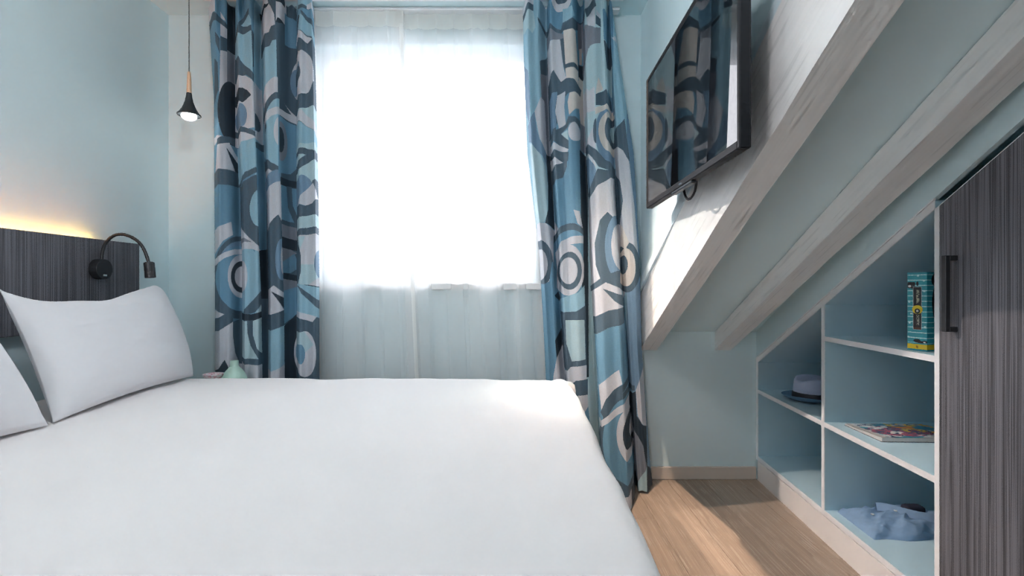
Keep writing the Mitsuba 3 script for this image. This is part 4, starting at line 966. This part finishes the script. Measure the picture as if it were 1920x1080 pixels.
put('brim', place_h(grid(bp)), 'hat_brim_felt', HT, smooth=True, label='darker blue turned up brim')
def crownf(x, y, z, r, th, i):
    # teardrop dent on top and pinch at the front
    if z > 0.06:
        k = (z - 0.06) / 0.045
        z = z - 0.022 * k * math.exp(-(y / 0.028) ** 2) * (1 if abs(x) < .075 else .6) + 0.008 * k * (abs(y) / 0.06)
        y = y * (1 - 0.16 * k * max(0, math.cos(th)))
    return x, y, z
prof = [(0.0885, 0.010), (0.0875, 0.03), (0.0855, 0.055), (0.083, 0.078), (0.081, 0.090), (0.077, 0.098), (0.068, 0.102), (0.05, 0.1035), (0.03, 0.104), (0.012, 0.104), (0.001, 0.104)]
put('crown', place_h(grid(ring_surface(prof, fnz=crownf))), 'hat_felt', HT, smooth=True)
put('band', place_h(grid(ring_surface([(0.0895, 0.008), (0.0910, 0.010), (0.0897, 0.036), (0.0885, 0.040), (0.0855, 0.040)]))), 'hat_ribbon', HT, smooth=True, label='black ribbon band')

# ------------------------------------------------------------------ folded shirt on the bottom board
mat('shirt_cotton', mikit.proc(lambda p, n, uv: mi.Color3f(0.185, 0.29, 0.43) * (0.85 + 0.3 * FB(p.x * 40, p.y * 40, p.z * 40))), 0.8, sheen=0.3)
mat('shirt_inside', (0.012, 0.014, 0.03), 0.7)
mat('button', (0.7, 0.72, 0.7), 0.3)
SH = thing('folded_shirt', 'folded light blue shirt lying on the bottom board of the shelf unit', 'shirt')
zf = 0.1248
# outline in plan (x, y): near left corner, far left tip, far right, near right
q00, q01, q11, q10 = np.array([1.258, 1.722]), np.array([1.272, 1.940]), np.array([1.60, 1.93]), np.array([1.60, 1.715])
ns = 60
Pp = np.zeros((ns, ns, 3))
for i in range(ns):
    for j in range(ns):
        a, b = i / (ns - 1), j / (ns - 1)
        q = (1 - a) * (1 - b) * q00 + (1 - a) * b * q01 + a * b * q11 + a * (1 - b) * q10
        e = min(a, 1 - a, b * 0.8, (1 - b) * 0.8)
        hgt = 0.034 * min(1, e / 0.10) ** 0.5
        nz = meshkit.fbm(np.array([a * 5 + 3, b * 5, 0.3]), 3, 21) - 0.5
        rid = abs(meshkit.noise(np.array([a * 7 - b * 5, b * 2.0, 1.1]), 5) - 0.5)
        hgt *= 1.15 + 1.3 * nz - 1.2 * rid + 0.25 * math.exp(-((a - .62) / .2) ** 2 - ((b - .6) / .3) ** 2)
        wob = 0.006 * math.sin(a * 13 + b * 3) * (1 if e < .03 else 0)
        Pp[i, j] = (q[0], q[1] + wob, zf + 0.0005 + hgt)
top = grid(Pp)
bot = Pp.copy(); bot[..., 2] = zf + 0.0002
gb = grid(bot)
mm = trimesh.Trimesh(np.vstack([top.vertices, gb.vertices]), np.vstack([top.faces, gb.faces[:, ::-1] + ns * ns]), process=False)
idx = np.arange(ns * ns).reshape(ns, ns)
ring = np.r_[idx[:-1, 0], idx[-1, :-1], idx[:0:-1, -1], idx[0, :0:-1]]
ff = []
for i in range(len(ring)):
    a_, b_ = ring[i], ring[(i + 1) % len(ring)]
    ff += [[a_, b_, b_ + ns * ns], [a_, b_ + ns * ns, a_ + ns * ns]]
mm = trimesh.Trimesh(mm.vertices, np.vstack([mm.faces, ff]), process=False); mm.fix_normals()
put('body', mm, 'shirt_cotton', SH, smooth=50)
# collar: a folded band rising to the far side, dark lining inside
def band(path, h, lean, th=0.004):
    p = smooth_path(path, 24)
    t = np.gradient(p, axis=0); t /= np.linalg.norm(t, axis=1, keepdims=True)
    nr = np.cross(t, [0, 0, 1.]); nr /= np.linalg.norm(nr, axis=1, keepdims=True)
    prof_ = [(0, 0), (lean * .5, h * .6), (lean, h), (lean + th * 1.5, h * 0.95), (lean + th * 4, h * .35), (lean + th * 5, 0.0)]
    P = np.array([[p[k] + nr[k] * a + np.array([0, 0, b]) for a, b in prof_] for k in range(len(p))])
    return grid(P)
col = band([(1.395, 1.905, zf + .030), (1.44, 1.87, zf + .034), (1.475, 1.83, zf + .034), (1.53, 1.80, zf + .033), (1.585, 1.785, zf + .028)], 0.024, 0.004)
put('collar', col, 'shirt_cotton', SH, smooth=50)
lin = soft_box(1.475, 1.545, 1.845, 1.89, zf + 0.028, zf + 0.058, 0.012, 0.006)
put('lining', lin, 'shirt_inside', SH, smooth=60, label='dark collar lining')
for (bx_, by_) in ((1.33, 1.83), (1.43, 1.85)):
    b_ = trimesh.creation.cylinder(0.0055, 0.003, sections=16); 
    ii, jj = int((bx_ - 1.27) / .33 * (ns - 1)), int((by_ - 1.72) / .2 * (ns - 1))
    b_.apply_translation((bx_, by_, Pp[min(ii, ns - 1), min(jj, ns - 1), 2] + .001))
    put('button', b_, 'button', SH, label='small pale button')

# ------------------------------------------------------------------ unseen ceiling lamps above the frame, placed for the light they give
def unseen_ceiling_spot(pos, aim, L, label, rd, ro, depth):
    k = thing('unseen_ceiling_spotlight', label, 'lamp', 'unseen ceiling spotlights')
    pos, aim = np.array(pos, float), np.array(aim, float)
    ax_ = (aim - pos) / np.linalg.norm(aim - pos)
    M = trimesh.geometry.align_vectors([0, 0, 1], ax_); M[:3, 3] = pos - ax_ * depth
    can_ = lathe([(0, -0.02), (ro, -0.02), (ro + .004, -0.016), (ro + .004, depth - .002), (ro + .002, depth), (ro, depth - .002), (ro, 0.001), (rd + .001, 0.0), (0, -0.001)], 40); can_.apply_transform(M)
    put('shade', can_, 'gunmetal', k, smooth=35)
    dsk = lathe([(0.0, 0.0), (rd, 0.0), (rd, 0.003), (0.0, 0.0035)], 32); dsk.apply_transform(M)
    put('bulb', dsk, 'lens_dull', k, label='bright bulb of the unseen spotlight', emitter={'type': 'area', 'radiance': rgb(*L)})
    b_ = pos - ax_ * (depth + .018)
    put('stem', tube([b_, (b_[0], b_[1], (b_[2] + ZC) / 2), (b_[0], b_[1], ZC - 0.001)], 0.008, 10), 'white_paint', k, smooth=40)
    r_ = lathe([(0, 0), (0.03, 0), (0.03, 0.010), (0, 0.011)], 32); r_.apply_translation((b_[0], b_[1], ZC - 0.0112))
    put('ceiling_rose', r_, 'white_paint', k, smooth=35)


def unseen_globe_lamp(x, y, rad, L, label):
    k = thing('unseen_ceiling_lamp', label, 'lamp')
    r_ = lathe([(0, 0), (0.05, 0), (0.052, 0.003), (0.052, 0.017), (0, 0.0175)], 40); r_.apply_translation((x, y, ZC - 0.018))
    put('housing', r_, 'white_paint', k, smooth=35)
    g_ = trimesh.creation.icosphere(3, rad); g_.apply_translation((x, y, ZC - 0.019 - rad * 0.985))
    put('globe', g_, 'lens_dull', k, smooth=True, label='glowing globe of the unseen ceiling lamp', emitter={'type': 'area', 'radiance': rgb(*L)})


unseen_globe_lamp(-0.16, 0.46, 0.10, UNSEEN_LAMP_CEILING, 'unseen opal globe lamp above the frame, lighting the near rafter and the bed')
unseen_ceiling_spot((-1.12, 2.19, 2.325), (1.24, 1.72, 0.12), UNSEEN_LAMP_SHELF, 'unseen grey ceiling spotlight above the frame, lighting the open shelves', 0.03, 0.045, 0.14)
unseen_ceiling_spot((0.30, 2.10, 2.30), (0.72, 1.97, 0.0), UNSEEN_LAMP_FLOOR, 'unseen grey ceiling spotlight above the frame, lighting the floor past the foot of the bed', 0.012, 0.026, 0.09)
